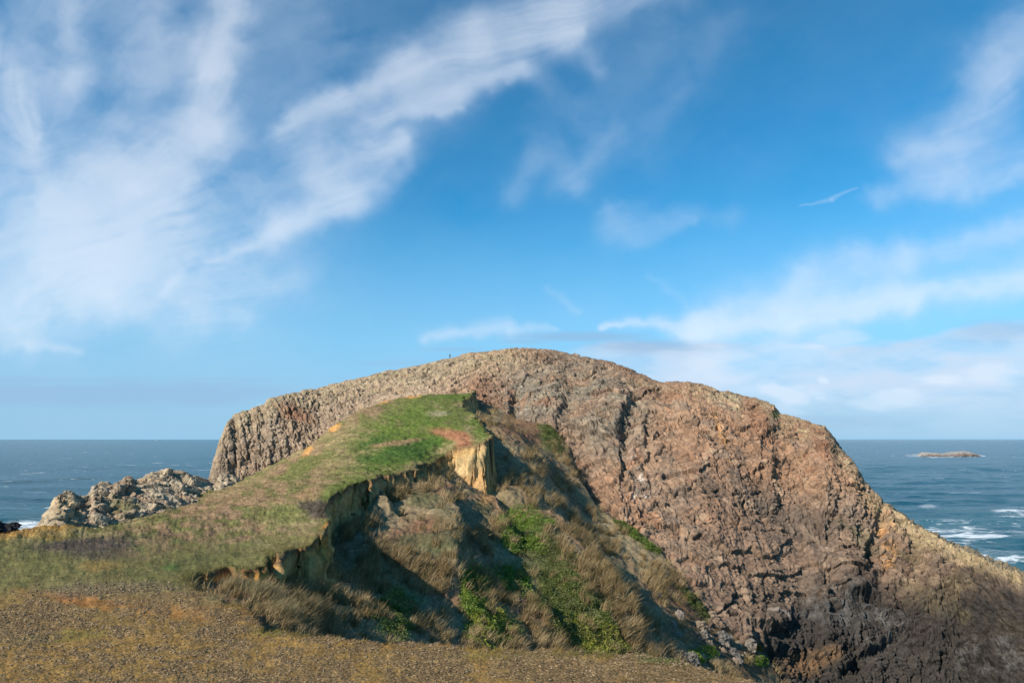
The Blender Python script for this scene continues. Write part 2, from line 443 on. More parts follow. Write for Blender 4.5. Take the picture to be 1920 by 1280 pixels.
B = np.array([(-500,1006,60),(-100,1004,62),(0,1003,62),(36,997,66),(80,985,76),(150,984,92),(240,962,108),(300,945,120),(380,922,130),(440,905,140),(520,868,148),(560,848,152),(600,823,158),(640,789,166),(680,768,176),(720,752,186),(780,742,198),(830,739,206),(880,736,216),(900,720,245)], float)
def pl(A):
    return at(A[:, 0], A[:, 1], A[:, 2])
EP, BP = pl(E), pl(B)
Kpx = np.array([(885,741),(930,765),(962,789),(1000,792),(1040,800),(1060,832),(1068,862),(1090,905),(1110,945),(1150,968),(1185,985),(1220,1020),(1256,1055),(1290,1100),(1330,1150),(1372,1180),(1420,1205),(1440,1235),(1460,1275)], float)
KY = rock_Y(Kpx[:, 0], Kpx[:, 1]) - 3.0
KP = at(Kpx[:, 0], Kpx[:, 1], KY)
Upts = [(-300,1280,22.5),(0,1280,22.5),(480,1280,22.6),(960,1280,22.5),(1300,1275,22.6),(1700,1330,19),(0,1400,17),(960,1400,17),(2000,1400,17),(-400,1200,28),(0,1200,28),(300,1200,28),(-300,1100,38),(0,1100,38.5),(200,1100,38.5),(0,1050,47),(200,1050,47.5),(-300,1050,48),
  (300,1060,46),(100,1020,58),(200,1000,72),(300,1010,66),(400,1000,72),(500,1000,68),(300,975,92),(180,975,100),(550,950,84),(500,930,100),(420,940,110),(440,912,132),(520,880,138),(580,860,138),(600,900,108),(650,860,128),(640,810,152),(700,820,144),(720,765,178),(780,800,152),
  (850,800,150),(800,760,175),(860,760,180),(880,790,160),(860,825,140),(780,850,130),(720,870,120),(680,890,106)]
Uc = np.concatenate([pl(np.array(Upts, float)), EP[:-1], BP])
Lpts = [(800,893,126),(850,885,134),(760,905,120),(800,940,112),(840,935,116),(780,1000,100),(850,1010,96),(780,1060,86),(850,1100,80),(900,1200,68),(1000,1200,80),(1100,1210,90),(1200,1212,100),(1000,1000,120),(1000,900,147),(950,860,149),(925,932,139),(900,932,135),(860,900,135),(950,1000,124),
  (940,800,174),(1000,830,170),(960,930,137),(900,1000,108),(950,1100,98),(1050,1100,105),(1150,1100,130),(1100,1000,154),(1050,920,168),(1200,1150,116),(1300,1200,126),(1380,1240,129),
  (640,1000,84),(640,1060,78),(700,1000,92),(700,960,100),(740,930,110),(700,1060,76),(760,1120,70),(700,1150,60),(640,1110,62),(600,1100,57),(570,1070,58),(560,1130,48),(640,1185,48),(720,1196,50),(800,1206,56),(530,1090,50),(520,1180,37.5),(500,1120,44),(470,1100,45),(450,1100,44),(470,1150,38),
  (430,1100,44.5),(420,1090,46),(600,1180,42)]
Lc = pl(np.array(Lpts, float))
Lx = [(-8,26,-13),(0,26,-16),(6,25.5,-19),(12,24.5,-24),(22,22,-30),(30,25,-40),(40,30,-52),(-5,32,-14),(0,38,-17),(5,45,-20),(15,50,-28),(30,60,-42),(60,40,-57),(60,80,-57),(100,60,-60),(90,110,-60),(160,90,-60),(50,85,-45),(-60,30,-20),(-60,80,-20),(-60,140,-30),(-20,60,-14)]
Lc = np.concatenate([Lc, np.array(Lx, float), KP + np.array([0, 0, -.3])])
def tcoord(x, y):
    return np.stack([np.asarray(x) / np.asarray(y) * 1.6, np.log(np.asarray(y))], -1)
def tps_fit(X, z, lam=1e-3):
    n = len(X); d2 = ((X[:, None] - X[None]) ** 2).sum(-1)
    K = .5 * d2 * np.log(d2 + 1e-9) + lam * np.eye(n)
    Pm = np.concatenate([np.ones((n, 1)), X], 1)
    A = np.zeros((n + 3, n + 3)); A[:n, :n] = K; A[:n, n:] = Pm; A[n:, :n] = Pm.T
    w = np.linalg.solve(A, np.concatenate([z, np.zeros(3)]))
    return w[:n], w[n:]
def tps_eval(f, X, Q):
    w, a = f
    q = Q.reshape(-1, 2); o = np.empty(len(q))
    for s in range(0, len(q), 60000):
        b = q[s:s + 60000]
        d2 = ((b[:, None] - X[None]) ** 2).sum(-1)
        o[s:s + 60000] = (.5 * d2 * np.log(d2 + 1e-9)) @ w + a[0] + b @ a[1:]
    return o.reshape(Q.shape[:-1])
UX = tcoord(Uc[:, 0], Uc[:, 1]); LX = tcoord(Lc[:, 0], Lc[:, 1])
uf = tps_fit(UX, Uc[:, 2]); lf = tps_fit(LX, Lc[:, 2], 4e-3)
def seg_dist(x, y, A):
    """distance to a polyline in plan and the side (sign: + on the left of its direction), arc position"""
    best = np.full(x.shape, 1e9); sg = np.zeros(x.shape); arc = np.zeros(x.shape); s0 = 0
    for i in range(len(A) - 1):
        ax_, ay = A[i, 0], A[i, 1]; bx, by = A[i + 1, 0], A[i + 1, 1]
        dx, dy = bx - ax_, by - ay; L2 = dx * dx + dy * dy; L_ = math.sqrt(L2)
        tt = ((x - ax_) * dx + (y - ay) * dy) / L2
        tc_ = np.clip(tt, 0, 1)
        qx, qy = x - (ax_ + tc_ * dx), y - (ay + tc_ * dy)
        d_ = np.sqrt(qx * qx + qy * qy)
        cr_ = dx * (y - ay) - dy * (x - ax_)
        m = d_ < best
        best = np.where(m, d_, best); sg = np.where(m, np.sign(cr_), sg); arc = np.where(m, s0 + tc_ * L_, arc)
        s0 += L_
    return best, sg, arc
def inside(x, y, poly):
    c = np.zeros(x.shape, bool); n = len(poly); j = n - 1
    for i in range(n):
        xi, yi, xj, yj = poly[i, 0], poly[i, 1], poly[j, 0], poly[j, 1]
        if yi != yj:
            c ^= ((yi > y) != (yj > y)) & (x < (xj - xi) * (y - yi) / (yj - yi) + xi)
        j = i
    return c
Epoly = np.concatenate([EP[:, :2], [[-20, 330], [-900, 330], [-900, -50], [300, -50], [60, 5]]])
Kpoly = np.concatenate([KP[:, :2], [[140, 90], [400, 90], [400, 400], [-16, 400]]])
Bpoly = np.concatenate([BP[:, :2], [[-10, 420], [-1500, 420], [-1500, 40]]])
RIBS = [([(800,905,122),(835,940,116),(862,985,103),(868,1030,93),(856,1075,84),(862,1100,79)], 4.2, 14),
        ([(905,925,139),(925,950,136),(940,1000,126),(955,1040,118),(965,1075,110)], 2.6, 8),
        ([(1030,985,138),(1085,1045,122),(1130,1090,113),(1165,1130,108),(1200,1170,104),(1235,1205,102),(1262,1228,101)], 3.4, 12),
        ([(1030,800,205),(1052,830,200),(1064,870,194),(1085,915,184),(1112,948,176),(1130,965,172)], 2.6, 9),
        ([(960,1080,100),(1005,1120,94),(1030,1160,89),(1060,1205,85)], 2.0, 8),
        ([(700,930,110),(722,960,102),(735,985,97)], 2.2, 5),
        ([(560,1030,57),(600,1050,60),(650,1090,64),(700,1130,64)], 1.5, 6),
        ([(1080,1120,106),(1130,1170,99),(1170,1205,96)], 1.6, 7)]
# coarse profile grid: columns are x/y, rows are ln y
NCt, NRt = 1400, 1250
a_cols = (np.linspace(-230, 2150, NCt) - 960) / F
LY0, LY1 = math.log(9.0), math.log(300.0)
def base_fields(x, y):
    q = tcoord(x, y)
    zU = tps_eval(uf, UX, q); zL = tps_eval(lf, LX, q)
    de, _, arc = seg_dist(x, y, EP); inn = inside(x, y, Epoly)
    sdE = np.where(inn, de, -de)
    db, _, _ = seg_dist(x, y, BP); sdB = np.where(inside(x, y, Bpoly), db, -db)
    dk, _, _ = seg_dist(x, y, KP); sdK = np.where(inside(x, y, Kpoly), dk, -dk)
    rib = np.zeros(x.shape)
    for pts, h, w in RIBS:
        A = pl(np.array(pts, float)); dd, sg, ar = seg_dist(x, y, A)
        Lr = np.sqrt((np.diff(A[:, :2], axis=0) ** 2).sum(1)).sum()
        tap = ss(0, .2 * Lr, ar) * (1 - ss(.8 * Lr, Lr * .999, ar))
        tap = tap * (1 - ss(w * .8, w * 1.6, dd))
        right = sg < 0 if A[-1, 1] > A[0, 1] else sg > 0     # shaded side faces +x
        prof = np.where(right, 1 - ss(-.2, 1.6, dd) * 1.25 , 1 - dd / w)
        prof = np.where(right, np.where(dd > 1.6, -.25 * (1 - ss(1.6, w * .7, dd)), prof), np.clip(prof, 0, 1))
        rib += (1.3 if h == 3.4 else .75) * h * prof * tap
    return zU, zL, sdE, arc, sdB, sdK, rib
ga = a_cols[::2]; gl = np.linspace(LY0, LY1, 900)
GA, GL = np.meshgrid(ga, gl)
GYm = np.exp(GL); GXm = GA * GYm
fields = base_fields(GXm, GYm)
def samp(fl, rows_f, cols_f):
    r0 = np.clip(np.floor(rows_f).astype(int), 0, fl.shape[0] - 2); c0 = np.clip(np.floor(cols_f).astype(int), 0, fl.shape[1] - 2)
    fr = rows_f - r0; fc = cols_f - c0
    return (fl[r0, c0] * (1 - fr) * (1 - fc) + fl[r0 + 1, c0] * fr * (1 - fc) + fl[r0, c0 + 1] * (1 - fr) * fc + fl[r0 + 1, c0 + 1] * fr * fc)
def terrain(x, y):
    """height and masks at plan points"""
    a = x / y
    cf = (a - ga[0]) / (ga[1] - ga[0]); rf = (np.log(y) - LY0) / (LY1 - LY0) * (len(gl) - 1)
    rf = np.clip(rf, 0, len(gl) - 1.001); cf = np.clip(cf, 0, len(ga) - 1.001)
    zU, zL, sdE, arc, sdB, sdK, rib = [samp(f_, rf, cf) for f_ in fields]
    s = np.clip(y / 60.0, .35, 1.6)
    Q = np.stack([x, y, 0 * x], -1)
    n1 = fbm(Q / (3.5 * s[..., None]), 4, 201, .6); n4 = fbm(Q / (.9 * s[..., None]), 3, 202, .6); n2 = fbm(Q / 14, 3, 205); n3 = fbm(Q / 5, 4, 207)
    F1, F2, R, T = cells(Q / (2.2 * s[..., None]), 209)
    pn = 1 - .75 * np.exp(-((x + 8) ** 2 + (y - 137) ** 2) / 80.)
    sd = sdE + (n1 * 1.3 * s + (R - .5) * .9 * s + n4 * .45 * s) * pn
    w = .42 * s + .15
    m = ss(-w, w * .4, sd)
    zU2 = zU + n3 * .22 * s * ss(2, 20, np.abs(sdE)) + fbm(Q / 1.3, 3, 211) * .07 * s
    # small sunken steps close to the edge on the plateau
    zL2 = zL + rib + n2 * .9 * ss(0, 6, -sdE) + n3 * .55 + fbm(Q / 1.6, 3, 213) * .18
    zL2 = np.minimum(zL2, zU2 - .35 * s)
    ledge = cells(Q / (1.6 * s[..., None]) + 5, 215)
    z = zL2 + (zU2 - zL2) * m
    db = np.maximum(sdB + n1 * .8 * s, 0)
    z = z - 1.5 * db * ss(0, 2.0, db)
    dk = np.maximum(sdK + n1 * 1.2, 0)
    z = z - .9 * dk * ss(0, 2.5, dk) * (1 - m)
    z = z - 60 * ss(.385, .47, a + n2 * .02) * (1 - m)
    z = np.maximum(z, -62)
    return z, m, sd, arc, sdB, sdK, rib, zU2, zL2
gr0 = np.linspace(LY0, LY1, 1500)
AA, LL = np.meshgrid(a_cols, gr0)
Y0g = np.exp(LL); X0g = AA * Y0g
Z0g = terrain(X0g, Y0g)[0]
ds = np.sqrt(np.diff(Y0g, axis=0) ** 2 + (np.diff(Z0g, axis=0) * 1.6) ** 2) / Y0g[1:]
dsb0 = np.minimum(ds, np.median(ds) * 10)
kern = np.exp(-(np.arange(-50, 51) / 24.) ** 2); kern /= kern.sum()
dsb = np.apply_along_axis(lambda r: np.convolve(r, kern, 'same'), 1, np.pad(dsb0, ((0, 0), (50, 50)), 'edge'))[:, 50:-50]
cum = np.concatenate([np.zeros((1, NCt)), np.cumsum(dsb, 0)], 0); cum /= cum[-1]
tgt = np.linspace(0, 1, NRt)
LYn = np.empty((NRt, NCt))
for j in range(NCt): LYn[:, j] = np.interp(tgt, cum[:, j], gr0)
Yn = np.exp(LYn); Xn = a_cols[None] * Yn
Zn, Mn, SDn, ARCn, SBn, SKn, RIBn, ZUn, ZLn = terrain(Xn, Yn)
TP = np.stack([Xn, Yn, Zn], -1)
TN = grid_normals(TP)
TN = np.where(TN[..., 2:3] < 0, -TN, TN)
steep = 1 - ss(.35, .75, TN[..., 2])
earth = steep * (1 - ss(1.5, 4.0, np.abs(SDn) / np.clip(Yn / 60, .4, 1.6)))
tx, ty = proj(TP)
# roughness along the normal
sc = np.clip(Yn / 60, .35, 1.5)
c1 = cells(TP / (1.5 * sc[..., None]), 301); c2 = cells(TP / (.55 * sc[..., None]), 302)
bm_ = (c1[2] - .5) * .55 + c1[3] * .5 - .25 * (1 - ss(0, .15, c1[1] - c1[0])) + (c2[2] - .5) * .2
rills = .55 * fbm(np.stack([TP[..., 0] / 1.1, TP[..., 1] / 1.1, TP[..., 2] / 2.5], -1), 3, 303) + fbm(np.stack([TP[..., 0] / 4, TP[..., 1] / 4, TP[..., 2] / .45], -1), 3, 306)
crum = fbm(TP / .5, 3, 307, .7)
pilw = blob(tx, ty, 885, 880, 40, 60, 0, .3)
dis = earth * (bm_ + rills * .38 + crum * .22) * sc * (1 - .6 * pilw) + pilw * earth * fbm(TP / 3.2, 3, 305) * 1.3
tuss = fbm(TP / (.9 * sc[..., None]), 4, 304, .65)
dis += (1 - earth) * np.where(Mn > .5, .11 + .22 * ss(40, 85, Yn), .34) * tuss * sc
TP = TP + TN * dis[..., None]
# ---- colours
twb = fbm(np.stack([tx / 70, ty / 35, 0 * tx], -1), 5, 310)
g1 = fbm(TP * np.array([1 / 9, 1 / 14, 1 / 6]), 4, 311); g2 = fbm(TP / 2.4, 4, 312, .6); g3 = fbm(TP / .7, 3, 313, .7)
twf = fbm(np.stack([tx / 22, ty / 8, 0 * tx], -1), 4, 314)
def TB(x, y, rx, ry, ro=0, k=.55, soft=.5): return blob(tx, ty, x, y, rx, ry, ro, soft, twb * k + (twf * .5 + g3 * .25) * min(k * 2, 1))
DRY, OLV, GRN, PNK = [.245, .180, .090], [.135, .125, .045], [.085, .120, .022], [.225, .135, .082]
up = np.ones(TP.shape) * np.array(OLV)
up = mixc(up, DRY, ss(-.25, .35, twf + .5 * g2) * .75)
far_ = ss(930, 1020, 1000 - (ty - 930))      # knoll side
up = mixc(up, PNK, np.clip(TB(420,960,230,42,-20) + TB(420,1000,160,14,0) + TB(700,770,70,16,-25) + TB(560,870,100,22,-38), 0, 1) * .75 * ss(-.5, .2, twf))
up = mixc(up, GRN, np.clip(TB(770,800,110,48,-15) + TB(760,850,110,26,-18) + TB(640,920,60,16,-15) * .8 + TB(560,880,60,12,-30) * .7 + TB(520,960,60,14,-8) * .6 + TB(850,745,40,6) + TB(905,790,22,30), 0, 1) * .92 * ss(-.7, .05, twf))
up = mixc(up, [.042, .085, .018], np.clip(TB(760,845,90,16,-12,.5) + TB(700,830,30,10,-20,.5), 0, 1) * .75)
up = mixc(up, [.27, .12, .065], np.clip(TB(850,815,34,10,12,.3) + TB(868,830,16,16,0,.3), 0, 1) * .95)
up = mixc(up, [.28, .16, .09], np.clip(TB(740,830,46,4,-8,.4) + TB(580,925,24,10,-20,.5) * .8, 0, 1) * .7)
up = mixc(up, [.30, .25, .16], TB(820,775,22,5,0,.4) * .6)
up = mixc(up, [.50, .25, .08], np.clip(TB(716,750,16,6,-10,.5) + TB(768,742,16,4,0,.5) + TB(628,802,12,6,-30,.5) + TB(577,846,14,6,-35,.5) + TB(618,984,16,7,-20,.5), 0, 1) * .85)
# near plateau
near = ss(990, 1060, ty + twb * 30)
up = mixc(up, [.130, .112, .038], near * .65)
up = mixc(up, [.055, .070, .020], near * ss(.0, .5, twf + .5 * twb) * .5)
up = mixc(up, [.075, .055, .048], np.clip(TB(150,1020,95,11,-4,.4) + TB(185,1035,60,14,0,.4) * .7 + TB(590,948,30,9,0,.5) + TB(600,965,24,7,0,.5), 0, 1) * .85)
up = mixc(up, [.34, .19, .055], (1 - ss(0, 6, -SBn + twf * 3)) * (1 - ss(120, 190, tx)) * .85)
up = mixc(up, [.20, .125, .040], near * np.clip(TB(190,1062,40,10) + TB(40,1130,120,16) + TB(330,1140,190,14,6) + TB(560,1010,60,26) * .6, 0, 1) * .7)
up = mixc(up, [.27, .115, .035], np.clip(TB(300,1142,170,14,6,.7) + TB(110,1120,80,8,8,.8) * .7, 0, 1) * .95)
grav = np.clip(TB(200,1105,115,13,-2,.35) + TB(360,1122,80,14,0,.5) * .6, 0, 1)
fg = ss(1085, 1175, ty + twb * 55 + twf * 22)
grav = np.maximum(grav, fg * ss(-.30, .25, twb + .9 * twf + .05))
grav = np.maximum(grav, ss(1212, 1240, ty + twb * 20) * ss(350, 620, tx) * ss(-.6, -.1, twf + twb) * .9)
gravc = grav * 1; grav = np.maximum(grav, fg * .5)
up = mixc(up, [.300, .180, .062], fg * .85)
up = mixc(up, [.190, .165, .045], np.clip(TB(640,1190,170,9,3,.3) + TB(1000,1225,200,9) * .6 + TB(80,1195,110,9,-5) * .7, 0, 1) * .85)
grc = np.ones(TP.shape) * np.array([.200, .140, .082]) * (1 + .25 * twf[..., None])
up = mixc(up, [1, 1, 1], np.zeros(tx.shape)) * 1.0
up = up * (1 - gravc[..., None] * .65) + grc * gravc[..., None] * .65
up = mixc(up, [.08, .12, .03], np.clip(TB(1240,1236,70,8,6) + TB(1130,1222,60,5) * .6 + TB(325,1063,18,8), 0, 1) * .8)
up = up * 1.15 * (1 + .32 * fbm(TP / (.45 * sc[..., None]), 3, 331, .7))[..., None]
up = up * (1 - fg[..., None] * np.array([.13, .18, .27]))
# gully slopes
lo = np.ones(TP.shape) * np.array([.215, .155, .088])
lo = mixc(lo, [.26, .20, .115], ss(-.2, .4, g1) * .7)
lo = mixc(lo, [.110, .110, .042], ss(.1, .5, g2) * .5)
lo = mixc(lo, [.195, .098, .055], ss(-.1, .4, fbm(TP / 7, 3, 320)) * .7)
lo = lo * (1 + .35 * fbm(TP / .45, 3, 321, .7))[..., None]
lo = mixc(lo, [.190, .098, .055], np.clip(TB(790,985,50,22) + TB(930,740,50,18) + TB(990,800,60,24) + TB(1300,1110,60,50,40) + TB(900,750,40,20), 0, 1) * .8)
lo = mixc(lo, [.075, .085, .040], np.clip(TB(800,1020,60,20) + TB(790,930,30,20,30) + TB(910,950,20,18) + TB(840,985,20,50, -20) * .6, 0, 1) * .7)
lo = mixc(lo, [.060, .100, .022], np.clip(TB(1030,815,16,34,-25) + TB(1000,1020,50,60,-20) + TB(1070,1140,50,90,-45) * .8 + TB(1205,1000,16,50,-48) + TB(895,1110,26,50,-10) + TB(740,1150,40,50) + TB(940,1180,50,40), 0, 1) * .7)
lo = mixc(lo, [.140, .085, .045], np.clip(TB(1330,1190,90,40,20) + TB(1400,1255,70,20), 0, 1) * .85)
lo = mixc(lo, [.09, .055, .03], ss(.35, .6, g2) * .4)
# bare earth of the broken edges
hgt = ZUn - TP[..., 2]
er = np.ones(TP.shape) * np.array([.46, .275, .105])
er = mixc(er, [.48, .33, .16], ss(-.2, .4, g1 + .4 * rills) * .7)
er = mixc(er, [.25, .115, .045], ss(.0, .5, g2) * .6)
pil = TB(885,880,34,52,0,.12,.25)
er = mixc(er, [.56, .395, .20], pil * ss(1.0, 2.5, hgt) * .85)
er = mixc(er, [.38, .21, .085], pil * ss(4.5, 6.5, hgt + g2 * 2) * .8)
er = mixc(er, [.46, .215, .050], np.clip(TB(470,1066,44,34) + TB(585,1015,50,30) + TB(375,1085,30,18) * .6, 0, 1) * .85)
er = mixc(er, [.115, .068, .040], (1 - ss(.25, .6, hgt / sc)) * .8)
er = mixc(er, [.13, .085, .05], ss(640, 700, tx) * (1 - ss(790, 830, tx)) * .3)
lo = mixc(lo, [.33, .19, .075], np.clip(TB(910,930,14,22,30) + TB(925,985,14,16) + TB(640,1135,50,22) * .5, 0, 1) * .7)
tcol = lo + (up - lo) * Mn[..., None]
em = np.clip(earth * 1.5, 0, 1)
tcol = tcol + (er - tcol) * em[..., None]
tcol = tcol * (1 + .30 * g3[..., None])
keepf = (SKn < 40)[:-1, :-1] | (Mn > .3)[:-1, :-1]
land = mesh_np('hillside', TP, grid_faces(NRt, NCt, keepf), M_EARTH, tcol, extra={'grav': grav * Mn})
tag(land, 'grassy headland hillside with a gravelly plateau and an eroded gully', 'hillside', kind='structure')

# ------------------------------------------------------------------ low rock ridge on the left
RS = np.array([(60,1003),(70,992),(76,980),(86,968),(96,950),(104,935),(110,925),(120,922),(134,922),(142,929),(152,930),(164,930),(170,924),(175,912),(178,908),(183,910),(190,905),(198,906),(204,912),(215,905),(226,900),(233,894),(246,893),(252,898),(262,897),(274,891),(288,885),(304,882),(322,881),(340,883),(356,888),(372,892),(386,899),(398,906),(406,898),(414,888),(426,886),(436,890),(448,897),(462,908)], float)
nx, ny, nbk = 620, 210, 26
px_ = np.linspace(60, 462, nx)
sky_ = np.interp(px_, RS[:, 0], RS[:, 1]) 
Yt = np.interp(px_, [60,110,200,300,380,462], [86,98,116,132,140,150])
Yb = np.interp(px_, [60,110,200,300,380,462], [72,76,86,98,116,132])
pyb = np.interp(px_, [60,110,200,300,380,462], [1012,1012,1008,988,962,935])
tt_ = np.linspace(0, 1, ny)[:, None]
fr_ = at(np.broadcast_to(px_, (ny, nx)), sky_ + (pyb - sky_) * tt_, Yt + (Yb - Yt) * tt_ ** .7)
tb_ = np.linspace(1, 0, nbk)[:-1, None]
tp_ = fr_[0]; by_ = tp_[:, 1] + tb_ * 45
bk_ = np.stack([tp_[:, 0] / tp_[:, 1] * by_, by_, tp_[:, 2] - tb_ ** 1.3 * (tp_[:, 2] + 60)], -1)
Pr = np.concatenate([bk_, fr_], 0)
Nr = grid_normals(Pr)
if Nr[nbk + 60, 300, 1] > 0: Nr = -Nr
w = np.stack([fbm(Pr / 5, 3, 3), fbm(Pr / 5, 3, 13), fbm(Pr / 5, 3, 23)], -1)
Qr = Pr + w * 1.2
shear = np.stack([Qr[..., 0] + .35 * Qr[..., 2], Qr[..., 1], Qr[..., 2]], -1)
k1 = cells(shear / np.array([3.0, 3.0, 9.0]), 401); k2 = cells(shear / np.array([1.1, 1.1, 3.6]), 402); k3 = cells(Qr / .42, 403)
dr = fbm(Pr / 9, 3, 404) * .6 + (k1[2] - .5) * 1.1 + k1[3] * 1.2 - .25 * (1 - ss(0, .14, k1[1] - k1[0])) + (k2[2] - .5) * .3 + k2[3] * .7 - .10 * (1 - ss(0, .16, k2[1] - k2[0])) + (k3[2] - .5) * .12 + k3[3] * .22
rr = np.arange(Pr.shape[0])[:, None] - (nbk - 1)
dr = dr * .68 * (1 - .55 * np.exp(-(rr / 9.) ** 2))
Pr2 = Pr + Nr * dr[..., None]
cr_ = np.ones(Pr.shape) * np.array([.33, .255, .17])
nn = fbm(Pr / 4, 4, 405); nm = fbm(Pr / 1.5, 3, 406)
cr_ = mixc(cr_, [.30, .18, .10], ss(0, .5, nn) * .6)
rx_, ry_ = proj(Pr)
cr_ = mixc(cr_, [.36, .25, .13], blob(rx_, ry_, 125, 965, 28, 40, 0, .5, nn * .4) * .6)
cr_ = mixc(cr_, [.17, .10, .06], np.clip(blob(rx_, ry_, 230, 920, 20, 30, 20, .5, nn), 0, 1) * .5)
cr_ = mixc(cr_, [.12, .11, .04], np.clip(blob(rx_, ry_, 228, 955, 26, 16, 0, .5, nn * .6), 0, 1) * .8)
cr_ = cr_ * (lerp(.62, 1.35, k2[2]) * .5 + lerp(.7, 1.3, k1[2]) * .5)[..., None]
cr_ = cr_ * 1.12
cr_ = mixc(cr_, [.05, .04, .035], (1 - ss(0, .12, k2[1] - k2[0])) * .4)
ridge = mesh_np('rock_ridge', Pr2, grid_faces(*Pr2.shape[:2])[:, ::-1], M_ROCK, cr_)
tag(ridge, 'low jagged tan rock ridge left of the headland above the grass slope', 'rock ridge')

# ------------------------------------------------------------------ free-standing rocks
def rock_lump(name, sx, sy, sz, seed, mat, colr, seg=90, amp=.16, cs=.35, parent=None):
    u = np.linspace(0, 2 * np.pi, seg, endpoint=False); v = np.linspace(-.5 * np.pi, .5 * np.pi, seg // 2)
    Vv, Uu = np.meshgrid(v, u, indexing='ij')
    p = np.stack([np.cos(Vv) * np.cos(Uu), np.cos(Vv) * np.sin(Uu), np.sin(Vv)], -1)
    k = cells(p / cs + seed * 3.1, seed); k2_ = cells(p / (cs * .4) + seed, seed + 1)
    r = 1 + fbm(p * 1.3 + seed, 3, seed) * amp * 2 + (k[2] - .5) * amp + k[3] * amp * 2 + (k2_[2] - .5) * amp * .35 + k2_[3] * amp * .5
    p = p * r[..., None] * np.array([sx, sy, sz])
    nv, nu = p.shape[:2]
    a, b = np.meshgrid(np.arange(nv - 1), np.arange(nu), indexing='ij')
    f = np.stack([a * nu + b, a * nu + (b + 1) % nu, (a + 1) * nu + (b + 1) % nu, (a + 1) * nu + b], -1).reshape(-1, 4)
    c = np.ones(p.shape) * np.array(colr) * lerp(.6, 1.4, k2_[2])[..., None]
    return mesh_np(name, p, f, mat, c, smooth=False, parent=parent), p
# dark rock in the surf at the left edge
q = at(-14, 1012, 330)
o, _ = rock_lump('sea_rock', 9, 8, 5.5, 3, M_ROCK, (.022, .020, .020), 150, .10, .3)
o.location = at(-18, 1010, 250); tag(o, 'near-black rock in the surf at the far left edge beyond the plateau', 'sea rock')
# islet offshore on the right
isl = empty('islet', (0, 0, 0)); tag(isl, 'low flat brown islet with a pale whitened top far out on the sea', 'islet')
iy = 55 * 1 / (-float(ray(1777, 855)[1]))
ic = at(1777, 855, iy)
nxi, nyi = 260, 60
xi = np.linspace(-1, 1, nxi); W = 57 / F * iy * 1.06
prof = np.interp(xi * 57, [-57,-50,-44,-34,-20,-8,4,14,24,34,44,52,57], [0,5,8.0,8.4,6.4,5.2,7.5,9.8,10.2,9.2,6.5,3.5,0])
prof = prof / F * iy + 0.0
th = np.linspace(-.12, 1.12, nyi) * math.pi
XX, TH = np.meshgrid(xi, th)
Pi = np.stack([XX * W, -np.cos(TH) * W * .30 * np.sqrt(np.clip(1 - XX ** 2, .0, 1)) , np.sin(TH) * np.maximum(prof, .3)], -1)
Pi[..., 2] += fbm(Pi / 14, 4, 500) * 3.2 * np.clip(np.sin(TH), 0, 1) * (1 - XX ** 8)
Ni = fbm(Pi / 6, 3, 501)
Pi[..., 1] += Ni * 4
ci = np.ones(Pi.shape) * np.array([.16, .115, .09])
ci = ci * (1 + .5 * fbm(Pi / 5, 3, 503))[..., None]
wtop = ss(.42, .66, Pi[..., 2] / np.maximum(prof, 1.) + Ni * .35)
base_f = grid_faces(nyi, nxi)
ob = mesh_np('rock', Pi + np.array([ic[0], ic[1], SEA - 1.0]), base_f, M_ROCK, mixc(ci, [.27, .27, .26], wtop * .75), parent=isl)

# ------------------------------------------------------------------ sea
yy = 1 / np.linspace(1 / 118., 1 / 9000., 900)
yy = np.concatenate([yy, np.geomspace(9000, 90000, 40)[1:]])
aa = np.linspace(-1.05, 1.05, 900)
SY, SA = np.meshgrid(yy, aa, indexing='ij')
SX = SA * SY
def wave(x, y):
    z = np.zeros_like(x)
    wx = x + 25 * vnoise(np.stack([x / 140, y / 140, 0 * x], -1), 8); wy = y + 25 * vnoise(np.stack([x / 140, y / 140, 0 * x], -1), 9)
    for lam, ang, amp in [(95, 82, .75), (62, 100, .45), (38, 75, .30), (24, 95, .20), (15, 70, .13), (9.5, 105, .09), (6, 85, .05)]:
        k = 2 * math.pi / lam; a = math.radians(ang)
        ph = k * (wx * math.cos(a) + wy * math.sin(a)) + 3 * vnoise(np.stack([x / (lam * 3), y / (lam * 3), 0 * x + lam], -1), 20)
        env = .55 + .6 * vnoise(np.stack([x / (lam * 4), y / (lam * 1.6), 0 * x + 3], -1), 30 + int(lam))
        s = np.sin(ph)
        z += amp * env * (1 - np.abs(np.sin(ph / 2)) ** .9 * 2 if lam < 70 else s)
    return z
Zs = wave(SX, SY) * np.exp(-SY / 9000.)
SPt = np.stack([SX, SY, SEA + Zs * 1.9], -1)
# foam
sx, sy = proj(SPt)
Q2 = np.stack([SX, SY, 0 * SX], -1)
fw = np.stack([SX + 14 * fbm(Q2 / 30, 3, 601), SY + 14 * fbm(Q2 / 30, 3, 602), 0 * SX], -1)
lace = 1 - np.abs(fbm(fw / np.array([26, 12, 1]), 4, 603, .6)) * 4.5
lace2 = 1 - np.abs(fbm(fw / np.array([9, 5, 1]), 3, 604, .6)) * 3.5
patch = ss(.20, .62, fbm(Q2 / np.array([150, 60, 1]), 3, 605) + .55 * ss(650, 330, SY) - .12)
foam = patch * np.clip(lace * .8 + lace2 * .5 - .25, 0, 1)
caps = ss(.34, .54, fbm(Q2 / np.array([46, 11, 1]), 4, 606, .6) + Zs * .10) * ss(.1, .4, fbm(Q2 / 230, 2, 607) + .32) * ss(5000, 1500, SY)
def fb(x, y, rx, ry, k=.5): return blob(sx, sy, x, y, rx, ry, 0, .5, fbm(Q2 / 30, 3, 608) * k)
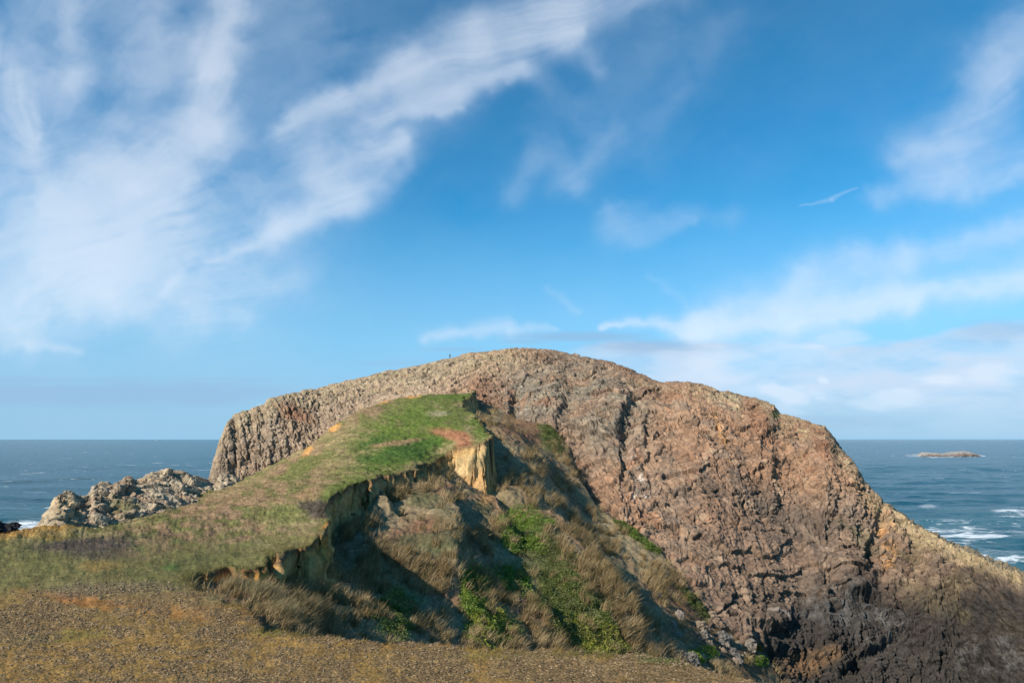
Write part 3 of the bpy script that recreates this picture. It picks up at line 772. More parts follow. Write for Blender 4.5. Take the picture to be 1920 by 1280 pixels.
local = fb(1905,960,50,10) + fb(1842,1003,42,5) + fb(1720,853,24,2.2,.2) + fb(1838,854,14,1.8,.2) + fb(1780,856.5,60,1.2,.3)*.8 + fb(1860,1040,60,14) + fb(1740,948,20,5) * .7 + fb(1770,1000,50,20)*.5
surf = fb(60,985,60,12,.5)
foam = np.clip(foam * .9 + caps * .8 + local * np.clip(lace + .45, .35, 1) + surf * np.clip(lace2 + .7, .35, 1), 0, 1)
foam = foam * ss(9000, 2500, SY)
aer = np.clip(ss(700, 300, SY) * (.35 + .5 * fbm(Q2 / 60, 3, 609)), 0, 1)
m = bpy.data.materials.new('sea_water'); m.use_nodes = True
n = m.node_tree; N = n.nodes; L = n.links
b = N['Principled BSDF']
b.inputs['Roughness'].default_value = .22; b.inputs['IOR'].default_value = 1.33; b.inputs['Specular IOR Level'].default_value = .38
fa = N.new('ShaderNodeAttribute'); fa.attribute_name = 'foam'
ae = N.new('ShaderNodeAttribute'); ae.attribute_name = 'aer'
tc = N.new('ShaderNodeTexCoord')
mx = N.new('ShaderNodeMix'); mx.data_type = 'RGBA'
mx.inputs['A'].default_value = (.008, .066, .092, 1); mx.inputs['B'].default_value = (.020, .135, .135, 1)
L.new(ae.outputs['Fac'], mx.inputs['Factor'])
mf = N.new('ShaderNodeMix'); mf.data_type = 'RGBA'; mf.inputs['B'].default_value = (.75, .78, .80, 1)
L.new(mx.outputs['Result'], mf.inputs['A'])
fn = N.new('ShaderNodeTexNoise'); fn.inputs['Scale'].default_value = .5; fn.inputs['Detail'].default_value = 6; fn.inputs['Roughness'].default_value = .7
L.new(tc.outputs['Object'], fn.inputs['Vector'])
ad = N.new('ShaderNodeMath'); ad.operation = 'MULTIPLY_ADD'; ad.inputs[1].default_value = 1.4; ad.inputs[2].default_value = -.7
L.new(fn.outputs['Fac'], ad.inputs[0])
a3 = N.new('ShaderNodeMath'); a3.operation = 'ADD'; L.new(fa.outputs['Fac'], a3.inputs[0]); L.new(ad.outputs[0], a3.inputs[1])
a4 = N.new('ShaderNodeMath'); a4.operation = 'MULTIPLY'; a4.use_clamp = True; L.new(a3.outputs[0], a4.inputs[0]); L.new(fa.outputs['Fac'], a4.inputs[1])
L.new(a4.outputs[0], mf.inputs['Factor']); L.new(mf.outputs['Result'], b.inputs['Base Color'])
rg = N.new('ShaderNodeMapRange'); rg.inputs['To Min'].default_value = .2; rg.inputs['To Max'].default_value = .8
L.new(a4.outputs[0], rg.inputs['Value']); L.new(rg.outputs[0], b.inputs['Roughness'])
mp = N.new('ShaderNodeMapping'); mp.inputs['Scale'].default_value = (.55, 1.0, 1)
L.new(tc.outputs['Object'], mp.inputs['Vector'])
w1 = N.new('ShaderNodeTexNoise'); w1.inputs['Scale'].default_value = .22; w1.inputs['Detail'].default_value = 9; w1.inputs['Roughness'].default_value = .62
L.new(mp.outputs[0], w1.inputs['Vector'])
bu = N.new('ShaderNodeBump'); bu.inputs['Strength'].default_value = 1.0; bu.inputs['Distance'].default_value = 3.5
L.new(w1.outputs['Fac'], bu.inputs['Height']); L.new(bu.outputs[0], b.inputs['Normal'])
sea = mesh_np('sea', SPt, grid_faces(*SPt.shape[:2])[:, ::-1], m, extra={'foam': foam, 'aer': aer})
tag(sea, 'choppy blue ocean reaching the horizon', 'sea', kind='structure')
# seabed sheet so nothing is open below
sb = mesh_np('seabed', np.array([[-95000, -400, -70], [95000, -400, -70], [95000, 95000, -70], [-95000, 95000, -70]]), [[0, 1, 2, 3]], mat_plain('seabed_sand', (.05, .06, .06)))
tag(sb, 'dark seabed under the water', 'seabed', kind='structure')

# ------------------------------------------------------------------ clouds: a thin high layer, fibres drawn along the wind
gw, gh = 1000, 560
u_ = np.linspace(-200, 2120, gw); v_ = np.linspace(-160, 821, gh)
CX, CY = np.meshgrid(u_, v_)
STR = [ # x0,y0,x1,y1,w0,w1,strength (wide soft bodies and bright streaks)
 (395,495,530,425,7,16,.50),(530,425,640,368,20,34,.62),(640,368,760,290,32,26,.62),(600,330,760,262,26,18,.55),(530,240,640,190,22,26,.58),(640,190,760,135,26,28,.60),(760,135,900,75,36,46,.62),(900,75,1060,20,50,50,.66),(1060,20,1260,-60,50,40,.5),
 (700,225,850,175,24,24,.52),(840,170,985,118,26,16,.62),(780,210,860,205,14,8,.4),(600,300,820,170,56,60,.30),(480,360,600,280,40,50,.14),(980,70,1100,55,30,10,.5),
 (425,-40,415,120,42,42,.66),(415,120,390,230,38,46,.58),(370,260,300,340,46,60,.58),(300,340,200,420,80,90,.50),(250,400,120,500,90,80,.55),(150,480,30,600,90,60,.45),(100,450,-100,440,80,80,.48),(60,250,-20,150,60,60,.40),(25,150,60,300,22,26,.35),(140,20,130,150,26,40,.35),(280,10,240,110,40,40,.26),(300,120,220,250,50,50,.26),
 (60,40,60,120,40,50,.14),(0,330,200,380,70,60,.36),(330,420,520,440,80,50,.32),(260,460,420,520,80,60,.36),(290,550,330,515,10,12,.30),(300,560,450,600,34,30,.32),(400,560,560,530,40,40,.22),(0,640,160,650,16,10,.28),(440,340,500,400,30,40,.16),
 (1130,612,1300,606,5,26,.6),(1300,606,1480,590,28,32,.85),(1480,590,1700,560,32,28,.80),(1700,560,1960,512,28,28,.72),(1960,512,2150,470,26,30,.55),(1300,580,1500,535,26,26,.40),(1500,520,1700,480,30,26,.36),(1700,470,1960,425,24,24,.40),(1550,560,1950,480,60,60,.24),
 (1640,370,1800,335,18,26,.26),(1760,330,1860,150,50,50,.36),(1860,150,1960,30,50,50,.42),(1700,290,1900,300,40,60,.26),(1820,355,1990,305,18,20,.30),(1690,300,1760,270,14,14,.22),
 (1150,435,1290,415,26,12,.18),(1140,390,1180,440,14,18,.16),(1170,400,1380,400,26,20,.12),
 (1000,130,1100,220,22,24,.12),(1080,60,1140,130,22,18,.16),(1020,230,1060,330,32,30,.10),(1240,40,1140,240,50,44,.09),(1360,60,1220,260,50,40,.09),(1140,240,1080,340,30,26,.14),(1040,260,960,360,20,20,.12),
 (800,630,960,612,10,14,.36),(960,625,1050,610,10,6,.20),(1040,540,1090,570,6,8,.10),(1210,510,1270,560,8,9,.10),(620,60,720,120,30,30,.06)]
def seg_env(X, Y, s):
    x0, y0, x1, y1, w0, w1, st = s
    dx, dy = x1 - x0, y1 - y0; L2 = dx * dx + dy * dy
    t_ = ((X - x0) * dx + (Y - y0) * dy) / L2; tc_ = np.clip(t_, 0, 1)
    ex = np.hypot(X - x0 - tc_ * dx, Y - y0 - tc_ * dy)
    w_ = w0 + (w1 - w0) * tc_
    return st * np.exp(-(ex / w_) ** 2 * .9), math.atan2(dy, dx)
Q3 = np.stack([CX, CY, 0 * CX], -1)
WX = CX + 26 * fbm(Q3 / 140, 4, 701) + 10 * fbm(Q3 / 30, 3, 703); WY = CY + 26 * fbm(Q3 / 120, 4, 702) + 10 * fbm(Q3 / 30, 3, 704)
env = np.zeros(CX.shape); c2s = np.zeros(CX.shape) + .12; s2s = np.zeros(CX.shape) - .32
for s in STR:
    e, an = seg_env(WX, WY, s)
    env = 1 - (1 - env) * (1 - np.clip(e, 0, 1))
    e2, _ = seg_env(CX, CY, (s[0], s[1], s[2], s[3], s[4] + 70, s[5] + 70, s[6]))
    c2s += e2 * math.cos(2 * an); s2s += e2 * math.sin(2 * an)
for s in ((1500,388,1560,374,1.2,3.0,.22),(1560,374,1606,352,3.0,1.5,.22)):
    e, an = seg_env(CX + 5 * fbm(Q3 / 30, 3, 705), CY + 5 * fbm(Q3 / 30, 3, 706), s); env = 1 - (1 - env) * (1 - e)
ang = .5 * np.arctan2(s2s, c2s) + .38 * fbm(Q3 / 130, 3, 710)
rs = np.random.default_rng(4)
def lic(noise, Ls, step):
    acc = noise.copy(); 
    gx = (CX - u_[0]) / (u_[1] - u_[0]); gy = (CY - v_[0]) / (v_[1] - v_[0])
    fxv = np.cos(ang) * step; fyv = np.sin(ang) * step
    for sgn in (1, -1):
        xx, yy_ = gx.copy(), gy.copy(); pdx, pdy = np.cos(ang) * sgn, np.sin(ang) * sgn
        for k in range(Ls):
            ci_ = np.clip(yy_, 0, gh - 1.001); cj = np.clip(xx, 0, gw - 1.001)
            i0 = ci_.astype(int); j0 = cj.astype(int)
            ax_ = np.cos(ang[i0, j0]); ay_ = np.sin(ang[i0, j0])
            fl = np.sign(ax_ * pdx + ay_ * pdy); fl[fl == 0] = 1
            pdx, pdy = ax_ * fl, ay_ * fl
            xx = xx + pdx * step; yy_ = yy_ + pdy * step
            acc = acc + samp(noise, np.clip(yy_, 0, gh - 1.001), np.clip(xx, 0, gw - 1.001)) * (1 - k / Ls)
    acc = acc - acc.mean(); return acc / acc.std()
def smooth(a, n):
    k = np.ones(n) / n
    a = np.apply_along_axis(lambda r: np.convolve(r, k, 'same'), 0, a); return np.apply_along_axis(lambda r: np.convolve(r, k, 'same'), 1, a)
fib = lic(rs.standard_normal((gh, gw)), 22, 1.3)
fib2 = lic(smooth(rs.standard_normal((gh, gw)), 5), 30, 2.2)
fib3 = lic(smooth(rs.standard_normal((gh, gw)), 13), 26, 3.5)
jx = np.clip((CX - u_[0]) / (u_[1] - u_[0]) + 5 * fbm(Q3 / 60, 3, 730, .5), 0, gw - 1.001); jy = np.clip((CY - v_[0]) / (v_[1] - v_[0]) + 5 * fbm(Q3 / 60, 3, 731, .5), 0, gh - 1.001)
am = ss(-.25, .45, fbm(Q3 / 90, 3, 732))
fib = samp(fib, jy, jx) * am; fib2 = samp(fib2, jy, jx) * am; fib3 = samp(fib3, jy, jx) * (.4 + am)
blot = fbm(np.stack([WX / 110, WY / 80, 0 * CX], -1), 5, 712, .55)
blot2 = fbm(np.stack([(WX * np.cos(.6) - WY * np.sin(.6)) / 60, (WX * np.sin(.6) + WY * np.cos(.6)) / 28, 0 * CX], -1), 5, 713, .6)
dens = env * (1 + .03 * fib + .05 * fib2 + .04 * fib3 + (.95 * blot + .3 * blot2) * (1.05 - np.clip(env, 0, .85)))
veil = (1 - ss(420, 900, CX + .7 * CY * .4)) * .24 * (1 - ss(560, 760, CY)) + .03
dens = dens + veil * (1 + .05 * fib2 + .05 * fib3 + .9 * blot + .2 * blot2) * .9
dens = np.clip(dens, 0, None); dens = 1 - np.exp(-dens * 1.15)
# low cumulus and stratus bands near the horizon
cb = fbm(np.stack([CX / 130, CY / 34, 0 * CX + 5], -1), 5, 720, .55); cb2 = fbm(np.stack([CX / 60, CY / 30, 0 * CX + 5], -1), 5, 721, .55)
topl = np.interp(CX, [1040,1150,1280,1400,1530,1560,1700,1850,2100], [665,640,650,638,640,652,636,604,590])
band = ss(-6, 10, CY - topl + cb * 12) * (1 - ss(735, 830, CY + cb * 20) * .75) * ss(1000, 1180, CX)
cum = np.clip(band * (.62 + .55 * cb), 0, .85)
puff = 0
for (x, y, rx, ry, st) in [(1470,735,60,22,.5),(1545,712,11,7,.6),(1690,745,46,16,.45),(1650,758,40,10,.35),(1760,712,40,12,.4),(1500,655,90,26,.3),(1560,640,50,20,.3),(1860,700,50,16,.3),(1390,690,90,30,.25),(1420,730,36,9,.35)]:
    puff = np.maximum(puff, min(st * 1.5, .85) * blob(CX, CY, x, y, rx, ry, 0, .6, cb2 * .9))
lowv = np.maximum(cum, puff)
white = np.array([.80, .87, .97]); greyb = np.array([.44, .56, .73])
shade = np.clip(ss(-.1, .35, cb + .2) * .0 + (1 - ss(0, 40, CY - topl)) * .35 + .45 * ss(.0, .4, -cb), 0, 1) * band
ccol = np.ones(CX.shape + (3,)) * np.array([.66, .78, .94])
ccol = mixc(ccol, white, ss(.25, .75, dens))
lc = mixc(np.ones(ccol.shape) * np.array([.60, .72, .88]), greyb, shade)
lc = mixc(lc, [.72, .81, .93], np.clip(puff * 1.8, 0, 1))
strat = 0
for (x, y, rx, ry, st) in [(1080,632,130,9,.55),(1210,648,120,14,.6),(980,640,60,5,.4),(860,655,60,4,.3),(1870,620,70,20,.35),(200,735,330,22,.5),(60,712,260,7,.30),(420,712,120,6,.2),(760,680,80,6,.2),(1480,792,160,10,.25)]:
    strat = np.maximum(strat, st * blob(CX, CY, x, y, rx, ry, 0, .6, cb * .7))
alpha = 1 - (1 - dens) * (1 - lowv)
cc = (ccol * (dens * (1 - lowv))[..., None] + lc * lowv[..., None]) / np.maximum(alpha, 1e-3)[..., None]
a2 = 1 - (1 - alpha) * (1 - strat)
cc = (cc * (alpha * (1 - strat))[..., None] + np.array([.30, .46, .68]) * strat[..., None]) / np.maximum(a2, 1e-3)[..., None]
alpha = np.clip(a2, 0, .93) * lerp(.86, 1, ss(500, 640, CY))
ra, rb = ray(CX, CY)
D = np.stack([ra, np.ones_like(ra), rb], -1); D /= np.linalg.norm(D, axis=-1, keepdims=True)
m = bpy.data.materials.new('cloud_layer'); m.use_nodes = True
n = m.node_tree; N = n.nodes; L = n.links; N.clear()
ou = N.new('ShaderNodeOutputMaterial'); em_ = N.new('ShaderNodeEmission'); tr = N.new('ShaderNodeBsdfTransparent'); ms = N.new('ShaderNodeMixShader')
ca = N.new('ShaderNodeAttribute'); ca.attribute_name = 'col'; al = N.new('ShaderNodeAttribute'); al.attribute_name = 'alpha'
L.new(ca.outputs['Color'], em_.inputs['Color']); em_.inputs['Strength'].default_value = .80
L.new(al.outputs['Fac'], ms.inputs[0]); L.new(tr.outputs[0], ms.inputs[1]); L.new(em_.outputs[0], ms.inputs[2]); L.new(ms.outputs[0], ou.inputs[0])
clouds = mesh_np('sky_clouds', D * 110000.0, grid_faces(gh, gw), m, cc, extra={'alpha': alpha})
tag(clouds, 'wispy white cirrus streaks with a low cloud bank above the horizon', 'clouds', kind='stuff')

# ------------------------------------------------------------------ blades of grass
def pick(weight, n, seed):
    """random terrain vertices by weight"""
    r = np.random.default_rng(seed); w = weight.ravel().astype(float); w /= w.sum()
    idx = r.choice(w.size, size=n, p=w)
    return idx, r
TPf = TP.reshape(-1, 3); TNf = TN.reshape(-1, 3); TCf = tcol.reshape(-1, 3)
vis = ((tx > -120) & (tx < 2040) & (ty < 1330) & (SKn < 2) & (SBn < 3)).astype(float)
vis *= (TN[..., 1] * -TP[..., 1] + TN[..., 0] * -TP[..., 0] + TN[..., 2] * -TP[..., 2] > -6)
wind = np.array([.42, -.25, 0])
def blades(name, idx, r, L_, W_, colr, lean=.5, seg=2, spread=0.0, off=None, clump=None):
    n = len(idx); B0 = TPf[idx].copy()
    if spread: B0[:, :2] += r.normal(0, spread, (n, 2))
    if off is not None: B0 += off
    nrm = TNf[idx]
    d0 = nrm * .45 + np.array([0, 0, .8]) + r.normal(0, .28, (n, 3)); d0 /= np.linalg.norm(d0, axis=1, keepdims=True)
    bend = (wind * (.6 + .8 * r.random((n, 1))) + r.normal(0, .22, (n, 3))) * lean
    ln = L_[:, None]; side = np.cross(d0, r.normal(0, 1, (n, 3))); side /= np.linalg.norm(side, axis=1, keepdims=True)
    side = side * W_[:, None] * .5
    B0 = B0 - d0 * .08
    p1 = B0 + d0 * ln * .5 + bend * ln * .22
    p2 = B0 + d0 * ln * .92 + bend * ln * .95 - np.array([0, 0, .12]) * ln * lean
    if seg == 1:
        V = np.stack([B0 - side, B0 + side, p2], 1).reshape(-1, 3); Fc = np.arange(n * 3).reshape(n, 3); k = 3
    else:
        V = np.stack([B0 - side, B0 + side, p1 + side * .8, p1 - side * .8, p2], 1).reshape(-1, 3)
        b = np.arange(n)[:, None] * 5
        Fc = np.concatenate([b + np.array([0, 1, 2]), b + np.array([0, 2, 3]), b + np.array([3, 2, 4])], 0); k = 5
    cc_ = np.repeat(colr, k, axis=0)
    return mesh_np(name, V, Fc, M_BLADE, cc_, smooth=False)
sce = np.clip(Yn / 60, .4, 1.8)
scf = sce.ravel()
# short turf on the plateau and knoll
wt = vis * (Mn > .5) * (1 - em) * (1 - .75 * gravc) * (ty > 735) * (.35 + ss(-.5, .4, g2)) * (1 + 2.5 * np.exp(-(SDn / .7) ** 2))
idx, r = pick(wt, 280000, 1)
hl = (.10 + .26 * r.random(len(idx)) ** 2) * scf[idx] ** .8 * (1 + .5 * np.exp(-(SDn.ravel()[idx] / .8) ** 2))
c_ = TCf[idx] * (.6 + 1.2 * r.random((len(idx), 1)))
tf = blades('turf_grass', idx, r, hl, .035 * scf[idx], c_, .7, 1)
tag(tf, 'short green and straw coloured turf covering the plateau and knoll', 'grass', kind='stuff')
# tall dune grass on the gully slopes
dens_m = ss(-.30, .35, fbm(TP / np.array([5, 9, 5]), 3, 800) + .35 * fbm(TP / 1.8, 3, 801))
reg = np.clip(TB(1080,920,110,120,20) + TB(1150,1090,130,120,35) + TB(680,1010,90,100,25) + TB(620,1120,120,60) + TB(870,1060,60,60) + TB(1030,1180,90,50) + TB(760,1110,60,60) + .22, 0, 1)
shr = np.clip(TB(985,1000,36,42,-15) + TB(1020,1045,60,40,35) + TB(1075,1140,70,45,48) + TB(890,1110,24,44,-8) + TB(920,1180,36,26,10) + TB(730,1155,34,40,-20) + TB(960,1085,34,20,25) + TB(1110,1195,70,24,20) + TB(1203,1003,16,46,-48), 0, 1)
bald = np.clip(TB(800,1000,75,55,0,.3) + TB(1320,1190,110,60,15,.4) + TB(1030,810,60,30), 0, 1)
wl_ = vis * (Mn < .4) * (1 - .8 * em) * dens_m * reg * (1 - .85 * bald) * (ty > 770) * (1 - .9 * shr)
idx, r = pick(wl_, 1700, 2)
# clumps: many blades around each chosen vertex
per = 56
idc = np.repeat(idx, per); n_ = len(idc)
cl = r.normal(0, 1, (n_, 2)) * (.19 * scf[idc])[:, None]
offv = np.concatenate([cl, np.zeros((n_, 1))], 1)
nn_ = TNf[idc]; offv[:, 2] = -(nn_[:, 0] * cl[:, 0] + nn_[:, 1] * cl[:, 1]) / np.maximum(nn_[:, 2], .35)
csz = np.repeat(.6 + .8 * r.random(len(idx)), per)
L_ = (.55 + .75 * r.random(n_)) * csz * np.clip(scf[idc], .7, 1.7)
base = np.array([.30, .205, .100]); b2 = np.array([.52, .39, .21]); b3 = np.array([.11, .10, .035])
q = np.repeat(r.random(len(idx)), per)[:, None] * .65 + r.random((n_, 1)) * .35
c_ = np.where(q < .5, lerp(b3, base, q * 2), lerp(base, b2, (q - .5) * 2)) * (.7 + .6 * r.random((n_, 1)))
dg = blades('dune_grass', idc, r, L_, .028 * scf[idc] + .006, c_, .5, 2, off=offv)
tag(dg, 'long dry dune grass bent over on the gully slopes', 'dune grass', kind='stuff')
# tussocks one can tell apart at the head of the gully
def find(px, py, cond=None):
    d_ = (tx - px) ** 2 + (ty - py) ** 2 + np.where(vis > 0, 0, 1e6)
    if cond is not None: d_ = d_ + np.where(cond, 0, 1e6)
    return int(np.argmin(d_))
low_ = Mn < .4
for (px, py, rad, hgt_, nbl, lab) in [
    (440,1100,.9,.9,700,'pale straw tussock in front of the small orange earth block at the gully head'),
    (490,1120,1.0,1.2,1000,'large grey-green tussock of long grass beside the shaded gully mouth'),
    (530,1160,.9,1.2,900,'tall straw tussock hanging over the gully just behind the gravel edge'),
    (575,1145,.8,1.1,700,'leaning dry tussock at the dark hollow of the gully'),
    (615,1060,.9,1.3,600,'reddish dry tussock under the orange earth overhang')]:
    k = find(px, py, low_); r = np.random.default_rng(px)
    idc = np.full(nbl, k); cl = r.normal(0, rad * .5, (nbl, 2)); offv = np.concatenate([cl, np.zeros((nbl, 1))], 1)
    nn_ = TNf[idc]; offv[:, 2] = -(nn_[:, 0] * cl[:, 0] + nn_[:, 1] * cl[:, 1]) / np.maximum(nn_[:, 2], .5)
    c_ = lerp(np.array([.20, .17, .08]), np.array([.38, .30, .17]), r.random((nbl, 1)))
    t_ = blades('grass_tussock', idc, r, hgt_ * (.6 + .6 * r.random(nbl)), np.full(nbl, .022), c_, .9, 2, off=offv)
    tag(t_, lab, 'tussock', 'dry tussocks at the gully head')

# ------------------------------------------------------------------ leafy shrubs
def shrub(x, y, rx, ry, rot, n, colr, col2, lab, hh=.5, lsz=.14):
    hh *= .6; n = int(n * 1.5); lsz *= .66
    wq = vis * (Mn < .5) * blob(tx, ty, x, y, rx, ry, rot, .5, twb * .55) * (.15 + ss(-.15, .35, fbm(TP / 2.2, 3, 900)))
    if wq.sum() <= 0: return
    idx, r = pick(wq, n, int(x))
    root = empty('shrub', TPf[idx].mean(0)); tag(root, lab, 'shrub', 'green shrub patches in the gully')
    o0 = np.array(root.location)
    s = np.clip(scf[idx], .7, 1.6)
    p = TPf[idx] + TNf[idx] * (r.random((n, 1)) ** .6) * hh * s[:, None] * (.55 + .9 * ss(-.3, .4, fbm(TPf[idx] / 1.7, 2, 903)))[:, None] + r.normal(0, .06, (n, 3))
    a = r.normal(0, 1, (n, 3)) + np.array([0, -.3, .9]); a /= np.linalg.norm(a, axis=1, keepdims=True)
    u = np.cross(a, r.normal(0, 1, (n, 3))); u /= np.linalg.norm(u, axis=1, keepdims=True); v = np.cross(a, u)
    L1 = (lsz * s * (.6 + .8 * r.random(n)))[:, None]
    V = np.stack([p - u * L1, p + v * L1 * .45 + a * L1 * .1, p + u * L1, p - v * L1 * .45 + a * L1 * .1], 1).reshape(-1, 3) - o0
    t = r.random((n, 1)); c_ = lerp(np.array(colr), np.array(col2), t * ss(-.4, .4, fbm(TPf[idx] / 2.5, 2, 905))[:, None]) * (.7 + .6 * r.random((n, 1)))
    mesh_np('foliage', V, np.arange(n * 4).reshape(n, 4), M_LEAF, np.repeat(c_, 4, axis=0), smooth=False, parent=root)
    ns = 90; ii = idx[:ns]; b0 = TPf[ii] - TNf[ii] * .15 - o0; e0 = b0 + TNf[ii] * hh + r.normal(0, .12, (ns, 3)); w_ = np.array([.02, 0, 0])
    V = np.concatenate([[[0, 0, -1.2]], np.stack([b0 - w_, b0 + w_, e0], 1).reshape(-1, 3)]); q_ = 1 + 3 * np.arange(ns)[:, None]
    Fs = np.concatenate([np.concatenate([0 * q_, q_, q_ + 1], 1), np.concatenate([q_, q_ + 1, q_ + 2], 1)])
    mesh_np('stem', V, Fs, M_LEAF, np.ones((len(V), 3)) * np.array([.10, .07, .045]), smooth=False, parent=root)
G1, G2, G3, G4 = (.150, .225, .028), (.110, .140, .030), (.240, .240, .030), (.130, .125, .045)
shrub(985,1000,36,42,-15,9000,G1,G2,'bright green shrub patch high in the gully just right of the earth rib',.6)
shrub(1020,1045,60,40,35,8000,G4,G2,'dull olive shrub patch below and right of the brightest green one',.4,.11)
shrub(1075,1140,70,45,48,14000,G2,G4,'long olive green shrub patch running down the middle of the gully',.5)
shrub(890,1110,24,44,-8,7000,G1,G3,'bright green shrub in the middle of the gully beside the shaded hollow',.6)
shrub(920,1180,36,26,10,7000,G3,G1,'yellow-green shrub at the bottom centre behind the gravel edge',.5)
shrub(730,1155,34,40,-20,9000,G2,G1,'deep green shrub in the shade at the left bottom of the gully',.7)
shrub(960,1085,34,20,25,5000,G1,G2,'small green shrub between two strips of dry grass',.5)
shrub(1110,1195,70,24,20,9000,G3,G4,'yellowing shrub patch at the bottom right behind the grass edge',.5)
shrub(1203,1003,16,46,-48,8000,G2,G1,'narrow dark green shrub strip along the foot of the rock face',.5)
shrub(1035,815,14,30,-25,3500,G2,G4,'small green shrub under the dark crack at the top of the slope',.5)
shrub(1305,1128,12,40,-40,4000,G2,G4,'thin green shrub line beside the rubble below the rock face',.4)
shrub(1415,1195,30,14,20,4000,(.26,.13,.02),(.12,.14,.02),'rust and yellow shrub beneath the rock overhang by the boulders',.5)
shrub(1427,1240,10,8,0,1500,G1,G2,'tiny bright green shrub on the brown earth beside the boulders',.4)
shrub(1315,1228,22,12,-10,2500,G1,G3,'light green shrub low among the rubble at the bottom edge',.4)

# ------------------------------------------------------------------ boulders in the rubble
lump_p = []
for k in range(4):
    o, _ = rock_lump('boulder', 1, .8 + .1 * k, .75, 20 + k, M_STONE, [(.16,.135,.11),(.20,.165,.13),(.13,.115,.10),(.22,.16,.11)][k], 44, .16, .45)
    lump_p.append(o)
used = [False] * 4
def place(k, P_, s, rz, lab, group, sq=(1, 1, 1)):
    o = lump_p[k] if not used[k] else lump_p[k].copy()
    if used[k]: C.objects.link(o)
    used[k] = True
    o.location = P_; o.scale = (s * sq[0], s * sq[1], s * sq[2]); o.rotation_euler = (rz * .7, rz * .3, rz)
    tag(o, lab, 'boulder', group)
special = [(1352,1200,1.6,2,'largest grey boulder with a whitish top in the rubble pile'),(1318,1195,1.1,1,'wedge shaped pale boulder left of the largest grey boulder'),(1404,1212,1.5,0,'rounded brown-grey boulder at the right end of the rubble'),
    (1273,1156,1.0,1,'upright pale boulder alone on the brown slope above the rubble'),(1310,1176,1.0,3,'flat light boulder at the top of the rubble pile'),(1271,1193,.7,1,'pair-sized pale boulder low on the left of the rubble'),
    (1375,1226,1.1,2,'pointed grey boulder at the foot of the rubble'),(1385,1240,.8,0,'small grey boulder lowest in the rubble just above the earth bank'),(1340,1150,.9,3,'narrow standing boulder where the green strip meets the rock face'),(1296,1240,1.1,2,'dark boulder half behind the grassy foreground edge'),(930,796,1.1,3,'lone reddish brown boulder on the slope right of the grassy knoll')]
for i, (x, y, s, k, lab) in enumerate(special):
    v = find(x, y, low_); place(k, TPf[v] + TNf[v] * s * .25, s, i * 1.3, lab, None, (1, 1, 1.1))
r = np.random.default_rng(9)
for i in range(60):
    x = r.normal(1345, 42); y = r.normal(1203, 20) + (x - 1345) * .25
    v = find(x, y, low_); s = .25 + .5 * r.random() ** 2
    place(int(r.integers(4)), TPf[v] + TNf[v] * s * .25, s, r.random() * 6, 'small angular stone of the rubble pile below the rock face', 'small stones of the rubble pile', (1, .9, .8 + .5 * r.random()))
# loose gravel stones lying on the plateau
wg = vis * (Mn > .9) * grav * (ty > 1060) * (Yn < 60)
n_ = 34000; idx, r = pick(wg, n_, 5)
oct_ = np.array([[1,0,0],[-1,0,0],[0,1,0],[0,-1,0],[0,0,1],[0,0,-1]], float)
of = np.array([[0,2,4],[2,1,4],[1,3,4],[3,0,4],[2,0,5],[1,2,5],[3,1,5],[0,3,5]])
s_l = (.012 + .055 * r.random(n_) ** 5) * np.clip(Yn.ravel()[idx] / 26, .8, 1.8)
pp = TPf[idx] + np.concatenate([r.normal(0, .05, (n_, 2)), np.zeros((n_, 1))], 1)
an_ = r.random(n_) * 6.28; cA, sA = np.cos(an_)[:, None], np.sin(an_)[:, None]
o_ = oct_[None] * (.6 + .8 * r.random((n_, 6, 1))) * np.array([1, .75, .55])
o_ = np.stack([o_[..., 0] * cA - o_[..., 1] * sA, o_[..., 0] * sA + o_[..., 1] * cA, o_[..., 2] + .3], -1)
V = (pp[:, None] + o_ * s_l[:, None, None]).reshape(-1, 3)
Fc = (np.arange(n_)[:, None, None] * 6 + of[None]).reshape(-1, 3)
gc = lerp(np.array([.13, .085, .042]), np.array([.28, .20, .12]), r.random((n_, 1)) ** 1.5)
gv = mesh_np('gravel', V, Fc, M_STONE, np.repeat(gc, 6, axis=0), smooth=False)
tag(gv, 'loose grey-brown gravel strewn over the near plateau', 'gravel', kind='stuff')

# ------------------------------------------------------------------ marker post
wood = mat_plain('weathered_wood', (.30, .25, .16), .85, .3, 9); dwood = mat_plain('sign_board', (.16, .15, .10), .8, .3, 9)
d_ = (tx - 301) ** 2 + (ty - 957) ** 2 + np.where((Mn > .8) & (SBn < -1), 0, 1e6)
v = int(np.argmin(d_)); base_p = TPf[v]
hp = 21 / F * base_p[1] * 1.02
root = empty('marker_post', base_p); tag(root, 'thin weathered wooden marker post standing before the low rock ridge', 'post')
def box(bm, x0, x1, y0, y1, z0, z1, bev=0):
    g = bmesh.ops.create_cube(bm, size=1)
    for q_ in g['verts']: q_.co = Vector((lerp(x0, x1, q_.co.x + .5), lerp(y0, y1, q_.co.y + .5), lerp(z0, z1, q_.co.z + .5)))
bm = bmesh.new(); box(bm, -.09, .09, -.09, .09, -.3, hp); bmesh.ops.bevel(bm, geom=bm.edges[:], offset=.02, segments=1, affect='EDGES')
for q_ in bm.verts:
    if q_.co.z > hp - .1: q_.co.z -= (q_.co.x + .09) * .3
bm_obj('post', bm, wood, root)
bm = bmesh.new(); box(bm, -.42, -.10, -.05, .01, hp * .48, hp * .97); bmesh.ops.bevel(bm, geom=bm.edges[:], offset=.015, segments=1, affect='EDGES'); bm_obj('board', bm, dwood, root)

